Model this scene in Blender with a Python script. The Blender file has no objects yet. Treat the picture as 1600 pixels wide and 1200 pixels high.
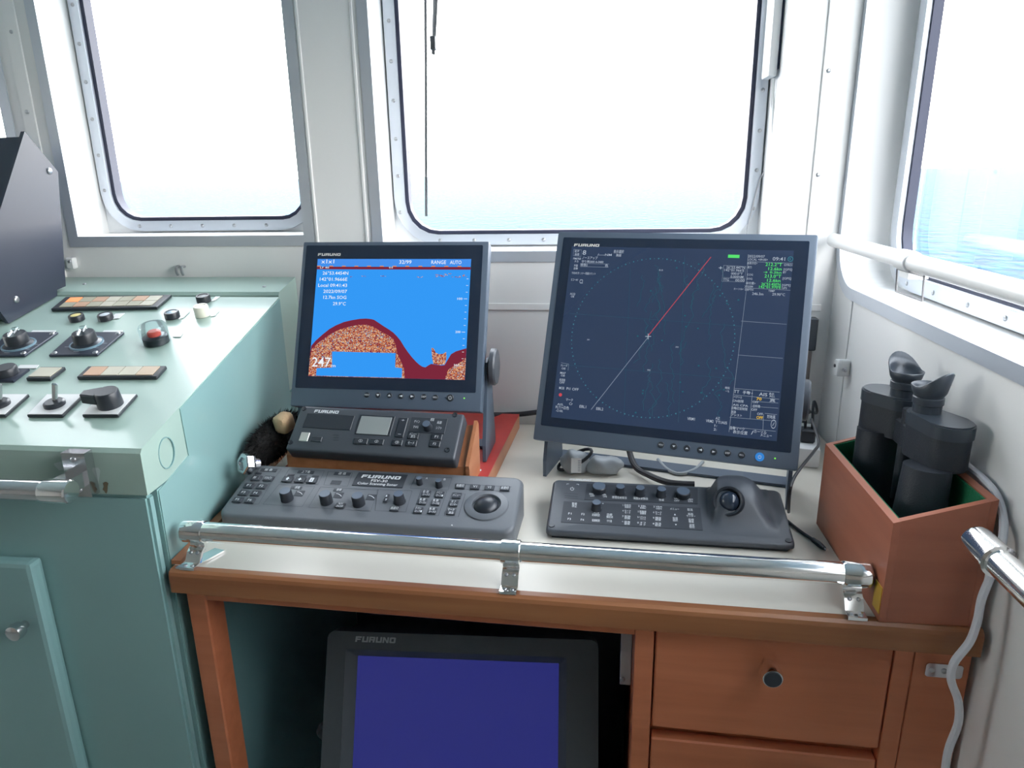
import bpy, bmesh, math, random
from mathutils import Vector, Matrix
random.seed(7)
R = math.radians
scn = bpy.context.scene
COL = scn.collection

# ------------------------------------------------------------------ camera
F_PX = 1109.0
PIT, YAW, ROL = R(16.4587), R(6.6079), R(-0.9645)
CAM = Vector((0, 0, 1.42))
_f = Vector((-math.sin(YAW) * math.cos(PIT), math.cos(YAW) * math.cos(PIT), -math.sin(PIT)))
_r0 = Vector((math.cos(YAW), math.sin(YAW), 0))
_u0 = _r0.cross(_f)
RT = math.cos(ROL) * _r0 + math.sin(ROL) * _u0
UP = -math.sin(ROL) * _r0 + math.cos(ROL) * _u0
cd = bpy.data.cameras.new('camera')
cam = bpy.data.objects.new('camera', cd)
COL.objects.link(cam)
cd.sensor_width = 36.0
cd.lens = 36.0 * F_PX / 1600.0
cd.clip_start = 0.02
cd.clip_end = 20000
m = Matrix.Identity(4)
for i in range(3):
    m[i][0] = RT[i]; m[i][1] = UP[i]; m[i][2] = -_f[i]; m[i][3] = CAM[i]
cam.matrix_world = m
scn.camera = cam

# ------------------------------------------------------------------ sky, exposure
SKY = 13.0
world = bpy.data.worlds.new('sky')
scn.world = world
world.use_nodes = True
nt = world.node_tree
nt.nodes.clear()
tc = nt.nodes.new('ShaderNodeTexCoord')
sp = nt.nodes.new('ShaderNodeSeparateXYZ')
rp = nt.nodes.new('ShaderNodeValToRGB')
rp.color_ramp.elements[0].position = 0.0
rp.color_ramp.elements[0].color = (1.0, 0.975, 0.935, 1)
rp.color_ramp.elements[1].position = 0.9
rp.color_ramp.elements[1].color = (0.80, 0.89, 1.0, 1)
bg = nt.nodes.new('ShaderNodeBackground')
bg.inputs['Strength'].default_value = SKY
wo = nt.nodes.new('ShaderNodeOutputWorld')
nt.links.new(tc.outputs['Generated'], sp.inputs[0])
nt.links.new(sp.outputs['Z'], rp.inputs[0])
nt.links.new(rp.outputs[0], bg.inputs['Color'])
nt.links.new(bg.outputs[0], wo.inputs[0])
vs = scn.view_settings
vs.view_transform = 'Standard'
vs.look = 'None'
vs.gamma = 1.0
vs.use_curve_mapping = False
vs.exposure = 0.0
scn.cycles.use_denoising = True
scn.cycles.max_bounces = 10
scn.cycles.diffuse_bounces = 6
scn.cycles.transparent_max_bounces = 12
scn.cycles.caustics_reflective = False
scn.cycles.caustics_refractive = False

# ------------------------------------------------------------------ photo pixel -> direction
def ray(x, y):
    return _f * F_PX + RT * (x - 800) - UP * (y - 600)
def onz(x, y, z):
    d = ray(x, y); return CAM + d * ((z - CAM.z) / d.z)
def ony(x, y, Y):
    d = ray(x, y); return CAM + d * ((Y - CAM.y) / d.y)
def onx(x, y, X):
    d = ray(x, y); return CAM + d * ((X - CAM.x) / d.x)

class Face:
    """a flat face in the room: centre c, yaw about Z, tilted back from the vertical"""
    def __init__(s, c, yaw, tilt, W=0, H=0):
        yaw, tilt = R(yaw), R(tilt)
        s.c = Vector(c); s.W = W; s.H = H
        s.u = Vector((math.cos(yaw), math.sin(yaw), 0))
        b = Vector((-math.sin(yaw), math.cos(yaw), 0))
        s.v = math.cos(tilt) * Vector((0, 0, 1)) + math.sin(tilt) * b
        s.n = s.u.cross(s.v)
        M = Matrix.Identity(4)
        for i in range(3):
            M[i][0] = s.u[i]; M[i][1] = s.v[i]; M[i][2] = s.n[i]; M[i][3] = s.c[i]
        s.M = M
    def uv(s, x, y, n=0.0):
        d = ray(x, y)
        p0 = s.c + s.n * n
        p = CAM + d * ((p0 - CAM).dot(s.n) / d.dot(s.n)) - s.c
        return (p.dot(s.u), p.dot(s.v))
    def size(s, x, y, w, h):
        a = s.uv(x - w / 2, y); b = s.uv(x + w / 2, y); c = s.uv(x, y - h / 2); d = s.uv(x, y + h / 2)
        return b[0] - a[0], c[1] - d[1]
    def at(s, u, v, n=0.0):
        return s.M @ Matrix.Translation((u, v, n))
    def atp(s, x, y, n=0.0):
        u, v = s.uv(x, y); return s.at(u, v, n)

# ------------------------------------------------------------------ materials
MATS = {}
def mat(name, col=(.5, .5, .5), rough=.5, metal=0.0, spec=.5, noise=None, emit=None, coat=0.0, bump=None, estr=1.0):
    m = bpy.data.materials.new(name)
    m.use_nodes = True
    nt = m.node_tree
    p = nt.nodes['Principled BSDF']
    p.inputs['Base Color'].default_value = (*col, 1)
    p.inputs['Roughness'].default_value = rough
    p.inputs['Metallic'].default_value = metal
    p.inputs['Specular IOR Level'].default_value = spec
    if coat:
        p.inputs['Coat Weight'].default_value = coat
        p.inputs['Coat Roughness'].default_value = 0.08
    if emit:
        p.inputs['Emission Color'].default_value = (*emit, 1)
        p.inputs['Emission Strength'].default_value = estr
    if noise:   # (scale xyz, second colour, amount)
        sc, c2, amt = noise
        t = nt.nodes.new('ShaderNodeTexCoord'); mp = nt.nodes.new('ShaderNodeMapping')
        mp.inputs['Scale'].default_value = sc
        n = nt.nodes.new('ShaderNodeTexNoise'); n.inputs['Scale'].default_value = 1.0
        n.inputs['Detail'].default_value = 5
        r = nt.nodes.new('ShaderNodeValToRGB')
        r.color_ramp.elements[0].position = .35; r.color_ramp.elements[1].position = .7
        r.color_ramp.elements[0].color = (*col, 1)
        r.color_ramp.elements[1].color = (*[a + (b - a) * amt for a, b in zip(col, c2)], 1)
        nt.links.new(t.outputs['Object'], mp.inputs[0]); nt.links.new(mp.outputs[0], n.inputs['Vector'])
        nt.links.new(n.outputs[0], r.inputs[0]); nt.links.new(r.outputs[0], p.inputs['Base Color'])
    if bump:    # (scale, strength)
        t = nt.nodes.new('ShaderNodeTexCoord')
        n = nt.nodes.new('ShaderNodeTexNoise'); n.inputs['Scale'].default_value = bump[0]
        n.inputs['Detail'].default_value = 4
        b = nt.nodes.new('ShaderNodeBump'); b.inputs['Strength'].default_value = bump[1]
        b.inputs['Distance'].default_value = .002
        nt.links.new(t.outputs['Object'], n.inputs['Vector']); nt.links.new(n.outputs[0], b.inputs['Height'])
        nt.links.new(b.outputs[0], p.inputs['Normal'])
    MATS[name] = m
    return m

def glow(name, col, s=1.0):
    m = bpy.data.materials.new(name); m.use_nodes = True
    nt = m.node_tree; nt.nodes.clear()
    e = nt.nodes.new('ShaderNodeEmission'); o = nt.nodes.new('ShaderNodeOutputMaterial')
    e.inputs[0].default_value = (*col, 1); e.inputs[1].default_value = s
    nt.links.new(e.outputs[0], o.inputs[0]); MATS[name] = m
    return m

def glass(name, tint=(1, 1, 1), refl=0.5, rough=0.0):
    m = bpy.data.materials.new(name); m.use_nodes = True
    nt = m.node_tree; nt.nodes.clear()
    tr = nt.nodes.new('ShaderNodeBsdfTransparent'); tr.inputs[0].default_value = (*tint, 1)
    gl = nt.nodes.new('ShaderNodeBsdfGlossy'); gl.inputs['Roughness'].default_value = rough
    fr = nt.nodes.new('ShaderNodeFresnel'); fr.inputs[0].default_value = 1.5
    ml = nt.nodes.new('ShaderNodeMath'); ml.operation = 'MULTIPLY'; ml.inputs[1].default_value = refl
    mx = nt.nodes.new('ShaderNodeMixShader'); o = nt.nodes.new('ShaderNodeOutputMaterial')
    nt.links.new(fr.outputs[0], ml.inputs[0]); nt.links.new(ml.outputs[0], mx.inputs[0])
    nt.links.new(tr.outputs[0], mx.inputs[1]); nt.links.new(gl.outputs[0], mx.inputs[2])
    nt.links.new(mx.outputs[0], o.inputs[0]); MATS[name] = m
    return m

mat('wall', (.80, .80, .79), .45, bump=(40, .05))
mat('ceiling', (.92, .91, .88), .6)
mat('floor', (.30, .32, .30), .5)
mat('backwall', (.34, .31, .28), .6)
mat('alu', (.62, .66, .72), .38, .55)
mat('whiteframe', (.8, .82, .84), .35)
mat('screw', (.45, .46, .48), .3, .9)
mat('gasket', (.03, .035, .07), .5)
mat('mint', (.25, .42, .41), .25, noise=((3, 3, 3), (.23, .395, .395), 1), coat=.3)  # bluer, darker mint: sky cast on the console side put into the colour
mat('mintlit', (.37, .50, .44), .3, noise=((3, 3, 3), (.35, .48, .43), 1), coat=.25)  # lighter copy of mint, window light on the console top put into the colour
mat('mintdark', (.20, .36, .37), .35)
mat('chip', (.50, .60, .58), .5)
mat('rust', (.16, .13, .08), .8)
mat('laminate', (.66, .62, .54), .3, noise=((4, 4, 4), (.62, .585, .51), 1))
mat('wood', (.60, .20, .095), .4, noise=((3, 40, 40), (.50, .155, .07), 1))
mat('woodpale', (.46, .19, .09), .4, noise=((40, 3, 40), (.36, .13, .055), 1))
mat('woodnose', (.36, .15, .06), .38, noise=((2, 40, 30), (.24, .085, .035), 1))
mat('boxwood', (.44, .15, .085), .42, noise=((3, 3, 30), (.36, .115, .065), 1))
mat('felt', (.01, .16, .07), .95, bump=(400, .6))
mat('redpaint', (.50, .04, .03), .4, noise=((15, 15, 15), (.40, .03, .025), 1))
mat('chrome', (.92, .91, .90), .10, 1.0)
mat('chromeb', (.7, .7, .72), .18, 1.0)
mat('greyplastic', (.115, .125, .14), .42, bump=(300, .05))
mat('darkplastic', (.055, .062, .075), .4, bump=(300, .05))
mat('blackplastic', (.022, .026, .034), .35)
mat('plate', (.03, .035, .045), .5)
mat('moncase', (.08, .108, .15), .42)
mat('monglass', (.012, .02, .04), .12, coat=.3)
mat('rubber', (.025, .03, .04), .55, bump=(500, .3))
mat('rubbergloss', (.04, .05, .065), .35)
mat('lens', (.02, .03, .05), .05)
mat('fur', (.012, .011, .011), .9)
mat('tan', (.48, .33, .19), .8, bump=(200, .8))
mat('whiteplastic', (.75, .76, .76), .4)
mat('greyplate', (.5, .5, .52), .5)
mat('wire', (.16, .16, .17), .4)
mat('wiperblack', (.04, .045, .05), .6)
mat('cable', (.02, .022, .027), .5)
mat('whitecable', (.68, .69, .74), .45)
mat('clearbag', (.35, .38, .40), .35)
mat('crtcase', (.06, .07, .08), .5)
mat('pipe', (.20, .17, .16), .5)
mat('amberlit', (.8, .3, .12), .4, emit=(1, .35, .12), estr=.5)
mat('tile_a', (.55, .42, .30), .4)
mat('tile_b', (.42, .40, .30), .4)
mat('tile_c', (.58, .36, .24), .4)
mat('tile_d', (.55, .52, .42), .4)
mat('yellowlens', (.75, .62, .25), .3)
mat('whitelens', (.6, .65, .7), .3)
mat('bluelens', (.2, .32, .4), .3)
mat('cream', (.75, .73, .62), .35)
mat('redbutton', (.6, .08, .06), .4)
mat('blackcab', (.035, .042, .065), .35)
mat('print', (.72, .74, .76), .6)
mat('printdim', (.35, .37, .4), .6)
mat('logoprint', (.62, .62, .60), .5)
mat('silver', (.55, .55, .5), .4, .5)
mat('lcdgrey', (.25, .27, .27), .25)
mat('yellowstain', (.6, .36, .04), .5)
glass('pane', (1, 1, 1), .3)
glass('clearcup', (.90, .96, .97), .6, .05)
glow('scr_blue', (.035, .32, .92))
glow('scr_head', (.06, .28, .85))
glow('scr_white', (.85, .9, .95))
glow('scr_brown', (.20, .022, .045))
glow('scr_orange', (.75, .30, .12))
mat('scr_navy', (.01, .012, .02), .12, emit=(.017, .034, .076), estr=1.0)
glow('scr_teal', (.02, .12, .16))
glow('scr_dot', (.05, .20, .26))
glow('scr_grey', (.22, .27, .34))
glow('scr_red', (.55, .07, .09))
glow('scr_green', (.10, .75, .16))
glow('scr_yellow', (.85, .55, .03))
glow('scr_pale', (.40, .46, .54))
mat('crt_blue', (.01, .01, .02), .06, emit=(.014, .018, .16), estr=1.0)
glow('led_green', (.25, .9, .1))
glow('led_blue', (.04, .22, .6))

def speckle(name):
    m = bpy.data.materials.new(name); m.use_nodes = True
    nt = m.node_tree; nt.nodes.clear()
    t = nt.nodes.new('ShaderNodeTexCoord')
    v = nt.nodes.new('ShaderNodeTexVoronoi'); v.inputs['Scale'].default_value = 750
    s = nt.nodes.new('ShaderNodeSeparateColor')
    r = nt.nodes.new('ShaderNodeValToRGB'); r.color_ramp.interpolation = 'CONSTANT'
    els = r.color_ramp.elements
    els[0].position = 0; els[0].color = (.22, .03, .05, 1)
    els[1].position = .34; els[1].color = (.50, .13, .07, 1)
    for pos, c in ((.6, (.72, .30, .12)), (.8, (.75, .55, .36)), (.93, (.25, .42, .6))):
        e = els.new(pos); e.color = (*c, 1)
    e = nt.nodes.new('ShaderNodeEmission'); o = nt.nodes.new('ShaderNodeOutputMaterial')
    nt.links.new(t.outputs['Object'], v.inputs['Vector']); nt.links.new(v.outputs['Color'], s.inputs[0])
    nt.links.new(s.outputs[0], r.inputs[0]); nt.links.new(r.outputs[0], e.inputs[0]); nt.links.new(e.outputs[0], o.inputs[0])
    MATS[name] = m
speckle('scr_speckle')

def sea_mat():
    m = bpy.data.materials.new('sea'); m.use_nodes = True
    nt = m.node_tree; nt.nodes.clear()
    df = nt.nodes.new('ShaderNodeBsdfDiffuse')
    gl = nt.nodes.new('ShaderNodeBsdfGlossy'); gl.inputs['Roughness'].default_value = .25
    fr = nt.nodes.new('ShaderNodeFresnel'); fr.inputs[0].default_value = 1.33
    ml = nt.nodes.new('ShaderNodeMath'); ml.operation = 'MULTIPLY'; ml.inputs[1].default_value = .145
    pw = nt.nodes.new('ShaderNodeMath'); pw.operation = 'POWER'; pw.inputs[1].default_value = 1.5
    mx = nt.nodes.new('ShaderNodeMixShader'); o = nt.nodes.new('ShaderNodeOutputMaterial')
    t = nt.nodes.new('ShaderNodeTexCoord'); mp = nt.nodes.new('ShaderNodeMapping')
    mp.inputs['Scale'].default_value = (.55, .30, 1)
    n = nt.nodes.new('ShaderNodeTexNoise'); n.inputs['Scale'].default_value = 1.0; n.inputs['Detail'].default_value = 6
    n.inputs['Roughness'].default_value = .55
    cr = nt.nodes.new('ShaderNodeValToRGB')
    cr.color_ramp.elements[0].position = .38; cr.color_ramp.elements[0].color = (.001, .022, .060, 1)
    cr.color_ramp.elements[1].position = .66; cr.color_ramp.elements[1].color = (.006, .072, .092, 1)
    b = nt.nodes.new('ShaderNodeBump'); b.inputs['Strength'].default_value = .5; b.inputs['Distance'].default_value = .6
    L = nt.links.new
    L(t.outputs['Object'], mp.inputs[0]); L(mp.outputs[0], n.inputs['Vector']); L(n.outputs[0], b.inputs['Height'])
    L(n.outputs[0], cr.inputs[0]); L(cr.outputs[0], df.inputs['Color'])
    for q in (df, gl, fr): L(b.outputs[0], q.inputs['Normal'])
    L(fr.outputs[0], pw.inputs[0]); L(pw.outputs[0], ml.inputs[0]); L(ml.outputs[0], mx.inputs[0]); L(df.outputs[0], mx.inputs[1]); L(gl.outputs[0], mx.inputs[2])
    L(mx.outputs[0], o.inputs[0]); MATS['sea'] = m
sea_mat()

# ------------------------------------------------------------------ mesh helpers
def bm_new(): return bmesh.new()
def box(b, x0, x1, y0, y1, z0, z1, M=None):
    vs = [b.verts.new((M @ Vector(c)) if M else c) for c in
          ((x0, y0, z0), (x1, y0, z0), (x1, y1, z0), (x0, y1, z0), (x0, y0, z1), (x1, y0, z1), (x1, y1, z1), (x0, y1, z1))]
    for f in ((3, 2, 1, 0), (4, 5, 6, 7), (0, 1, 5, 4), (1, 2, 6, 5), (2, 3, 7, 6), (3, 0, 4, 7)):
        b.faces.new([vs[i] for i in f])
    return b
def rbox(x0, x1, y0, y1, z0, z1, bev=.003, seg=2):
    b = box(bm_new(), x0, x1, y0, y1, z0, z1)
    if bev: bmesh.ops.bevel(b, geom=list(b.edges), offset=bev, segments=seg, profile=.6, affect='EDGES')
    return b
def prism(b, poly, z0, z1, M=None):
    """poly: (x, y) counter-clockwise, extruded z0..z1"""
    lo = [b.verts.new((M @ Vector((x, y, z0))) if M else (x, y, z0)) for x, y in poly]
    hi = [b.verts.new((M @ Vector((x, y, z1))) if M else (x, y, z1)) for x, y in poly]
    b.faces.new(lo[::-1]); b.faces.new(hi)
    n = len(poly)
    for i in range(n): b.faces.new((lo[i], lo[(i + 1) % n], hi[(i + 1) % n], hi[i]))
    return b
def flat(b, poly, z=0.0):
    b.faces.new([b.verts.new((x, y, z)) for x, y in poly]); return b
def rrect(x0, x1, y0, y1, r, seg=5):
    pts = []
    for cx, cy, a0 in ((x1 - r, y0 + r, -90), (x1 - r, y1 - r, 0), (x0 + r, y1 - r, 90), (x0 + r, y0 + r, 180)):
        for i in range(seg + 1):
            a = R(a0 + 90 * i / seg); pts.append((cx + r * math.cos(a), cy + r * math.sin(a)))
    return pts
def ring(b, outer, inner, z0, z1):
    n = len(outer)
    o0 = [b.verts.new((x, y, z0)) for x, y in outer]; o1 = [b.verts.new((x, y, z1)) for x, y in outer]
    i0 = [b.verts.new((x, y, z0)) for x, y in inner]; i1 = [b.verts.new((x, y, z1)) for x, y in inner]
    for k in range(n):
        j = (k + 1) % n
        b.faces.new((o1[k], o1[j], i1[j], i1[k])); b.faces.new((o0[j], o0[k], i0[k], i0[j]))
        b.faces.new((o0[k], o0[j], o1[j], o1[k])); b.faces.new((i0[j], i0[k], i1[k], i1[j]))
    return b
def lathe(b, prof, n=24, M=None):
    rows = []
    for r, z in prof:
        if r < 1e-6: rows.append([b.verts.new((M @ Vector((0, 0, z))) if M else (0, 0, z))])
        else:
            rows.append([b.verts.new((M @ Vector((r * math.cos(2 * math.pi * i / n), r * math.sin(2 * math.pi * i / n), z))) if M else
                         (r * math.cos(2 * math.pi * i / n), r * math.sin(2 * math.pi * i / n), z)) for i in range(n)])
    for a, c in zip(rows, rows[1:]):
        for i in range(n):
            j = (i + 1) % n
            if len(a) == 1 and len(c) == 1: continue
            if len(a) == 1: b.faces.new((a[0], c[j], c[i]))
            elif len(c) == 1: b.faces.new((a[i], a[j], c[0]))
            else: b.faces.new((a[i], a[j], c[j], c[i]))
    return b
def smoothpath(pts, k=6):
    P = [Vector(p) for p in pts]; out = []
    for i in range(len(P) - 1):
        p0 = P[max(i - 1, 0)]; p1 = P[i]; p2 = P[i + 1]; p3 = P[min(i + 2, len(P) - 1)]
        for j in range(k):
            t = j / k
            out.append(.5 * ((2 * p1) + (p2 - p0) * t + (2 * p0 - 5 * p1 + 4 * p2 - p3) * t * t + (3 * p1 - p0 - 3 * p2 + p3) * t ** 3))
    out.append(P[-1]); return out
def tube(b, pts, r, n=8, cap=True, closed=False):
    P = [Vector(p) for p in pts]; rows = []; N = len(P); prev = None
    for i, p in enumerate(P):
        if closed: t = P[(i + 1) % N] - P[i - 1]
        else: t = P[min(i + 1, N - 1)] - P[max(i - 1, 0)]
        t.normalize()
        if prev is None:
            a = Vector((0, 0, 1)) if abs(t.z) < .9 else Vector((1, 0, 0))
            x = t.cross(a).normalized()
        else:
            x = (prev - t * prev.dot(t)).normalized()
        prev = x; y = t.cross(x)
        rr = r[i] if isinstance(r, (list, tuple)) else r
        rows.append([b.verts.new(p + (x * math.cos(2 * math.pi * k / n) + y * math.sin(2 * math.pi * k / n)) * rr) for k in range(n)])
    rng = range(N if closed else N - 1)
    for i in rng:
        a, c = rows[i], rows[(i + 1) % N]
        for k in range(n):
            j = (k + 1) % n; b.faces.new((a[k], a[j], c[j], c[k]))
    if cap and not closed:
        b.faces.new(rows[0][::-1]); b.faces.new(rows[-1])
    return b
def ribbon(b, pts, w, z=0.0):
    """flat line of width w in the xy plane"""
    n = len(pts); L = []; Rr = []
    for i, (x, y) in enumerate(pts):
        a = pts[max(i - 1, 0)]; c = pts[min(i + 1, n - 1)]
        dx, dy = c[0] - a[0], c[1] - a[1]; l = math.hypot(dx, dy) or 1
        nx, ny = -dy / l * w / 2, dx / l * w / 2
        L.append(b.verts.new((x + nx, y + ny, z))); Rr.append(b.verts.new((x - nx, y - ny, z)))
    for i in range(n - 1): b.faces.new((Rr[i], Rr[i + 1], L[i + 1], L[i]))
    return b
def text_into(b, s, x0, y0, h, w=None, align='L', bold=0.0, z=0.0, slant=0.0):
    """s with its baseline at y0, cap height h; w = exact width, else natural"""
    cu = bpy.data.curves.new('t', 'FONT'); cu.body = s; cu.size = 1; cu.resolution_u = 2; cu.fill_mode = 'FRONT'
    cu.offset = bold; cu.shear = slant
    o = bpy.data.objects.new('t', cu); me = o.to_mesh()
    if me and len(me.vertices):
        xs = [v.co.x for v in me.vertices]; mn, mx = min(xs), max(xs)
        sy = h / .69; sx = sy if w is None else w / max(mx - mn, 1e-6)
        off = x0 - mn * sx
        if align == 'C': off = x0 - (mn + mx) / 2 * sx
        if align == 'R': off = x0 - mx * sx
        vv = [b.verts.new((v.co.x * sx + off, v.co.y * sy + y0, z)) for v in me.vertices]
        for p in me.polygons:
            try: b.faces.new([vv[i] for i in p.vertices])
            except ValueError: pass
    o.to_mesh_clear(); bpy.data.objects.remove(o); bpy.data.curves.remove(cu)

WM = {}
def ob(name, b, matname, parent=None, M=None, smooth=False, label=None):
    if isinstance(b, bmesh.types.BMesh):
        bmesh.ops.recalc_face_normals(b, faces=list(b.faces)) if not getattr(ob, 'keep', False) else None
        me = bpy.data.meshes.new(name); b.to_mesh(me); b.free()
        if smooth:
            for p in me.polygons: p.use_smooth = True
            if smooth != 'all':
                me.set_sharp_from_angle(angle=R(35))
        me.materials.append(MATS[matname])
    else: me = b
    if M is None and len(me.vertices):
        lo = [min(v.co[i] for v in me.vertices) for i in range(3)]; hi = [max(v.co[i] for v in me.vertices) for i in range(3)]
        c = Vector(((lo[0] + hi[0]) / 2, (lo[1] + hi[1]) / 2, lo[2]))
        me.transform(Matrix.Translation(-c)); M = Matrix.Translation(c)
    o = bpy.data.objects.new(name, me); COL.objects.link(o)
    M = M or Matrix.Identity(4)
    WM[o.name] = M.copy()
    if parent is not None:
        o.parent = parent; o.matrix_basis = WM[parent.name].inverted() @ M
    else: o.matrix_basis = M
    if label: o['label'] = label
    return o
def printed(name, b, matname, parent, M):
    """flat print: keep the normals facing out"""
    for f in b.faces:
        f.normal_update()
        if f.normal.z < 0: f.normal_flip()
    multi = len(b.faces) > 1 and not name.startswith(('screen', 'blank', 'header_bar', 'header_line')) or 'lettering' in name or 'lines' in name
    ob.keep = True; o = ob(name, b, matname, parent, M); ob.keep = False
    if multi: o['kind'] = 'stuff'
    return o
def dup(o, M, parent):
    c = o.copy(); COL.objects.link(c); WM[c.name] = M.copy()
    c.parent = parent; c.matrix_basis = WM[parent.name].inverted() @ M
    return c
def thing(name, loc, label, cat, group=None, rz=0.0):
    o = bpy.data.objects.new(name, None); COL.objects.link(o)
    o.empty_display_size = .05
    M = Matrix.Translation(loc) @ Matrix.Rotation(rz, 4, 'Z'); o.matrix_basis = M; WM[o.name] = M
    o['label'] = label; o['category'] = cat
    if group: o['group'] = group
    return o
def tag(o, label, cat, group=None):
    o['label'] = label; o['category'] = cat
    if group: o['group'] = group
    return o
def struct(o, label=None):
    o['kind'] = 'structure'
    if label: o['label'] = label
    return o
def sthing(name, loc, label):
    o = bpy.data.objects.new(name, None); COL.objects.link(o); o.empty_display_size = .05
    M = Matrix.Translation(loc); o.matrix_basis = M; WM[o.name] = M
    return struct(o, label)

YW, YF = 1.448, 1.55          # inner face of the front wall, plane of its window frames
XW, XF = 0.47, 0.555          # inner face of the right wall, plane of its window frame
CEIL = 2.2

# ------------------------------------------------------------------ room shell
XL, YB = -3.2, -2.4
struct(ob('floor', box(bm_new(), XL - .1, XW + .15, YB - .1, YF + .05, -.06, 0), 'floor'), 'dark green deck floor of the wheelhouse')
struct(ob('ceiling', box(bm_new(), XL - .1, XW + .15, YB - .1, YF + .05, CEIL, CEIL + .06), 'ceiling'), 'white ceiling of the wheelhouse')
TOPZ = 1.97
W1 = (-1.105, -.598, 1.306)   # opening left, right, sill
W2 = (-.430, .338, 1.271)
W4 = (-1.74, -1.225, 1.306)
W5 = (-2.9, -1.86, 1.306)
b = bm_new()
xs = [XL]
for a, c, z in (W5, W4, W1, W2):
    box(b, xs[-1], a, YW, YF, 0, CEIL)
    box(b, a, c, YW, YF, 0, z); box(b, a, c, YW, YF, TOPZ, CEIL)
    xs.append(c)
box(b, xs[-1], XW + .1, YW, YF, 0, CEIL)
wf = struct(ob('wall_front', b, 'wall'), 'pale grey front wall panels below and between the windows')
# right wall with one long opening, rounded at its lower front corner
SO = (.12, 1.432, 1.211)
b = bm_new()
box(b, XW, XF, YB, SO[0], 0, CEIL); box(b, XW, XF, SO[1], YF, 0, CEIL)
box(b, XW, XF, SO[0], SO[1], 0, SO[2]); box(b, XW, XF, SO[0], SO[1], TOPZ, CEIL)
rr = .085
fil = [(SO[1], SO[2])] + [(SO[1] - rr + rr * math.cos(R(-90 + 90 * i / 8)), SO[2] + rr + rr * math.sin(R(-90 + 90 * i / 8))) for i in range(9)][::-1]
MX = Matrix(((0, 0, 1, 0), (1, 0, 0, 0), (0, 1, 0, 0), (0, 0, 0, 1)))   # local (x,y,z) -> world (z, x, y)
prism(b, fil[::-1], XW, XF, MX)
struct(ob('wall_right', b, 'wall'), 'pale grey right wall below and around the side window')
b = bm_new()
LO = (.2, 1.1, 1.3)  # out-of-view window opening, added to let fill light into the room
box(b, XL - .1, XL, YB, LO[0], 0, CEIL); box(b, XL - .1, XL, LO[1], YF, 0, CEIL)
box(b, XL - .1, XL, LO[0], LO[1], 0, LO[2]); box(b, XL - .1, XL, LO[0], LO[1], TOPZ, CEIL)
struct(ob('wall_left', b, 'wall'), 'left wall of the wheelhouse with an unseen window opening added for fill light')
b = bm_new()
box(b, XL, XW + .1, YB - .1, YB, 0, CEIL)
struct(ob('wall_back', b, 'backwall'), 'dark back wall of the wheelhouse')

# ---- screws shared by frames and plates
def dome(r=.004, h=.002):
    return lathe(bm_new(), [(r, 0), (r * .95, h * .6), (r * .5, h), (0, h)], 10)
_sm = bpy.data.meshes.new('screw'); _b = dome(); _b.to_mesh(_sm); _b.free(); _sm.materials.append(MATS['screw'])
for _p in _sm.polygons: _p.use_smooth = True
def screw(parent, M, s=1.0):
    return ob('screw', _sm, None, parent, M @ Matrix.Scale(s, 4))

MF = Matrix(((1, 0, 0, 0), (0, 0, -1, 0), (0, 1, 0, 0), (0, 0, 0, 1)))     # x->X  y->Z  z->-Y
MS = Matrix(((0, 0, -1, 0), (-1, 0, 0, 0), (0, 1, 0, 0), (0, 0, 0, 1)))    # x->-Y y->Z  z->-X

def window(name, M, x0, x1, y0, y1, depth, label, fw=.026, rad=.085, screws=(), gk=(.008, -.022, .004)):
    """frame plane at local z=0, the frame stands proud towards the room"""
    c = M @ Vector(((x0 + x1) / 2, y0, 0))
    t = sthing(name, c, label)
    g = .004
    ob('mount_plate', ring(bm_new(), rrect(x0 - .03, x1 + .03, y0 - .03, y1 + .03, .001), rrect(x0 + fw * .6, x1 - fw * .6, y0 + fw * .6, y1 - fw * .6, rad - fw * .6), -.012, 0), 'whiteframe', t, M)
    ob('frame', ring(bm_new(), rrect(x0 + g, x1 - g, y0 + g, y1 - g, rad), rrect(x0 + fw, x1 - fw, y0 + fw, y1 - fw, rad - fw), 0, .012), 'alu', t, M, True)
    ob('gasket', ring(bm_new(), rrect(x0 + fw - .002, x1 - fw + .002, y0 + fw - .002, y1 - fw + .002, rad - fw + .002), rrect(x0 + fw + gk[0], x1 - fw - gk[0], y0 + fw + gk[0], y1 - fw - gk[0], rad - fw - .006), gk[1], gk[2]), 'gasket', t, M, True)
    ob('pane', box(bm_new(), x0 + fw + .003, x1 - fw - .003, y0 + fw + .003, y1 - fw - .003, -.018, -.012), 'pane', t, M)
    for sx, sy in screws: screw(t, M @ Matrix.Translation((sx, sy, .012)))
    # bright metal edging of the opening on the wall face
    return t
MFf = Matrix.Translation((0, YF, 0)) @ MF
MSf = Matrix.Translation((XF, 0, 0)) @ MS
def colscrews(x, z0, z1, step): 
    n = int((z1 - z0) / step); return [(x, z0 + i * step) for i in range(n + 1)]
s1 = colscrews(W1[0] + .015, 1.40, 1.93, .075) + [(x, W1[2] + .015) for x in (-1.02, -.945, -.87, -.795, -.72)]
window('window_1', MFf, W1[0], W1[1], W1[2], TOPZ, YF - YW, 'left front window, aluminium frame with rounded corners', screws=s1)
s2 = colscrews(W2[0] + .015, 1.345, 1.93, .075) + colscrews(W2[1] - .013, 1.345, 1.93, .075) + [(x, W2[2] + .014) for x in (-.33, -.255, -.18, -.105, -.03, .045, .12, .195, .265)]
window('window_2', MFf, W2[0], W2[1], W2[2], TOPZ, YF - YW, 'centre front window above the two monitors', rad=.095, screws=s2)
window('window_4', MFf, W4[0], W4[1], W4[2], TOPZ, YF - YW, 'front window at the left edge, behind the black cabinet')
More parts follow.
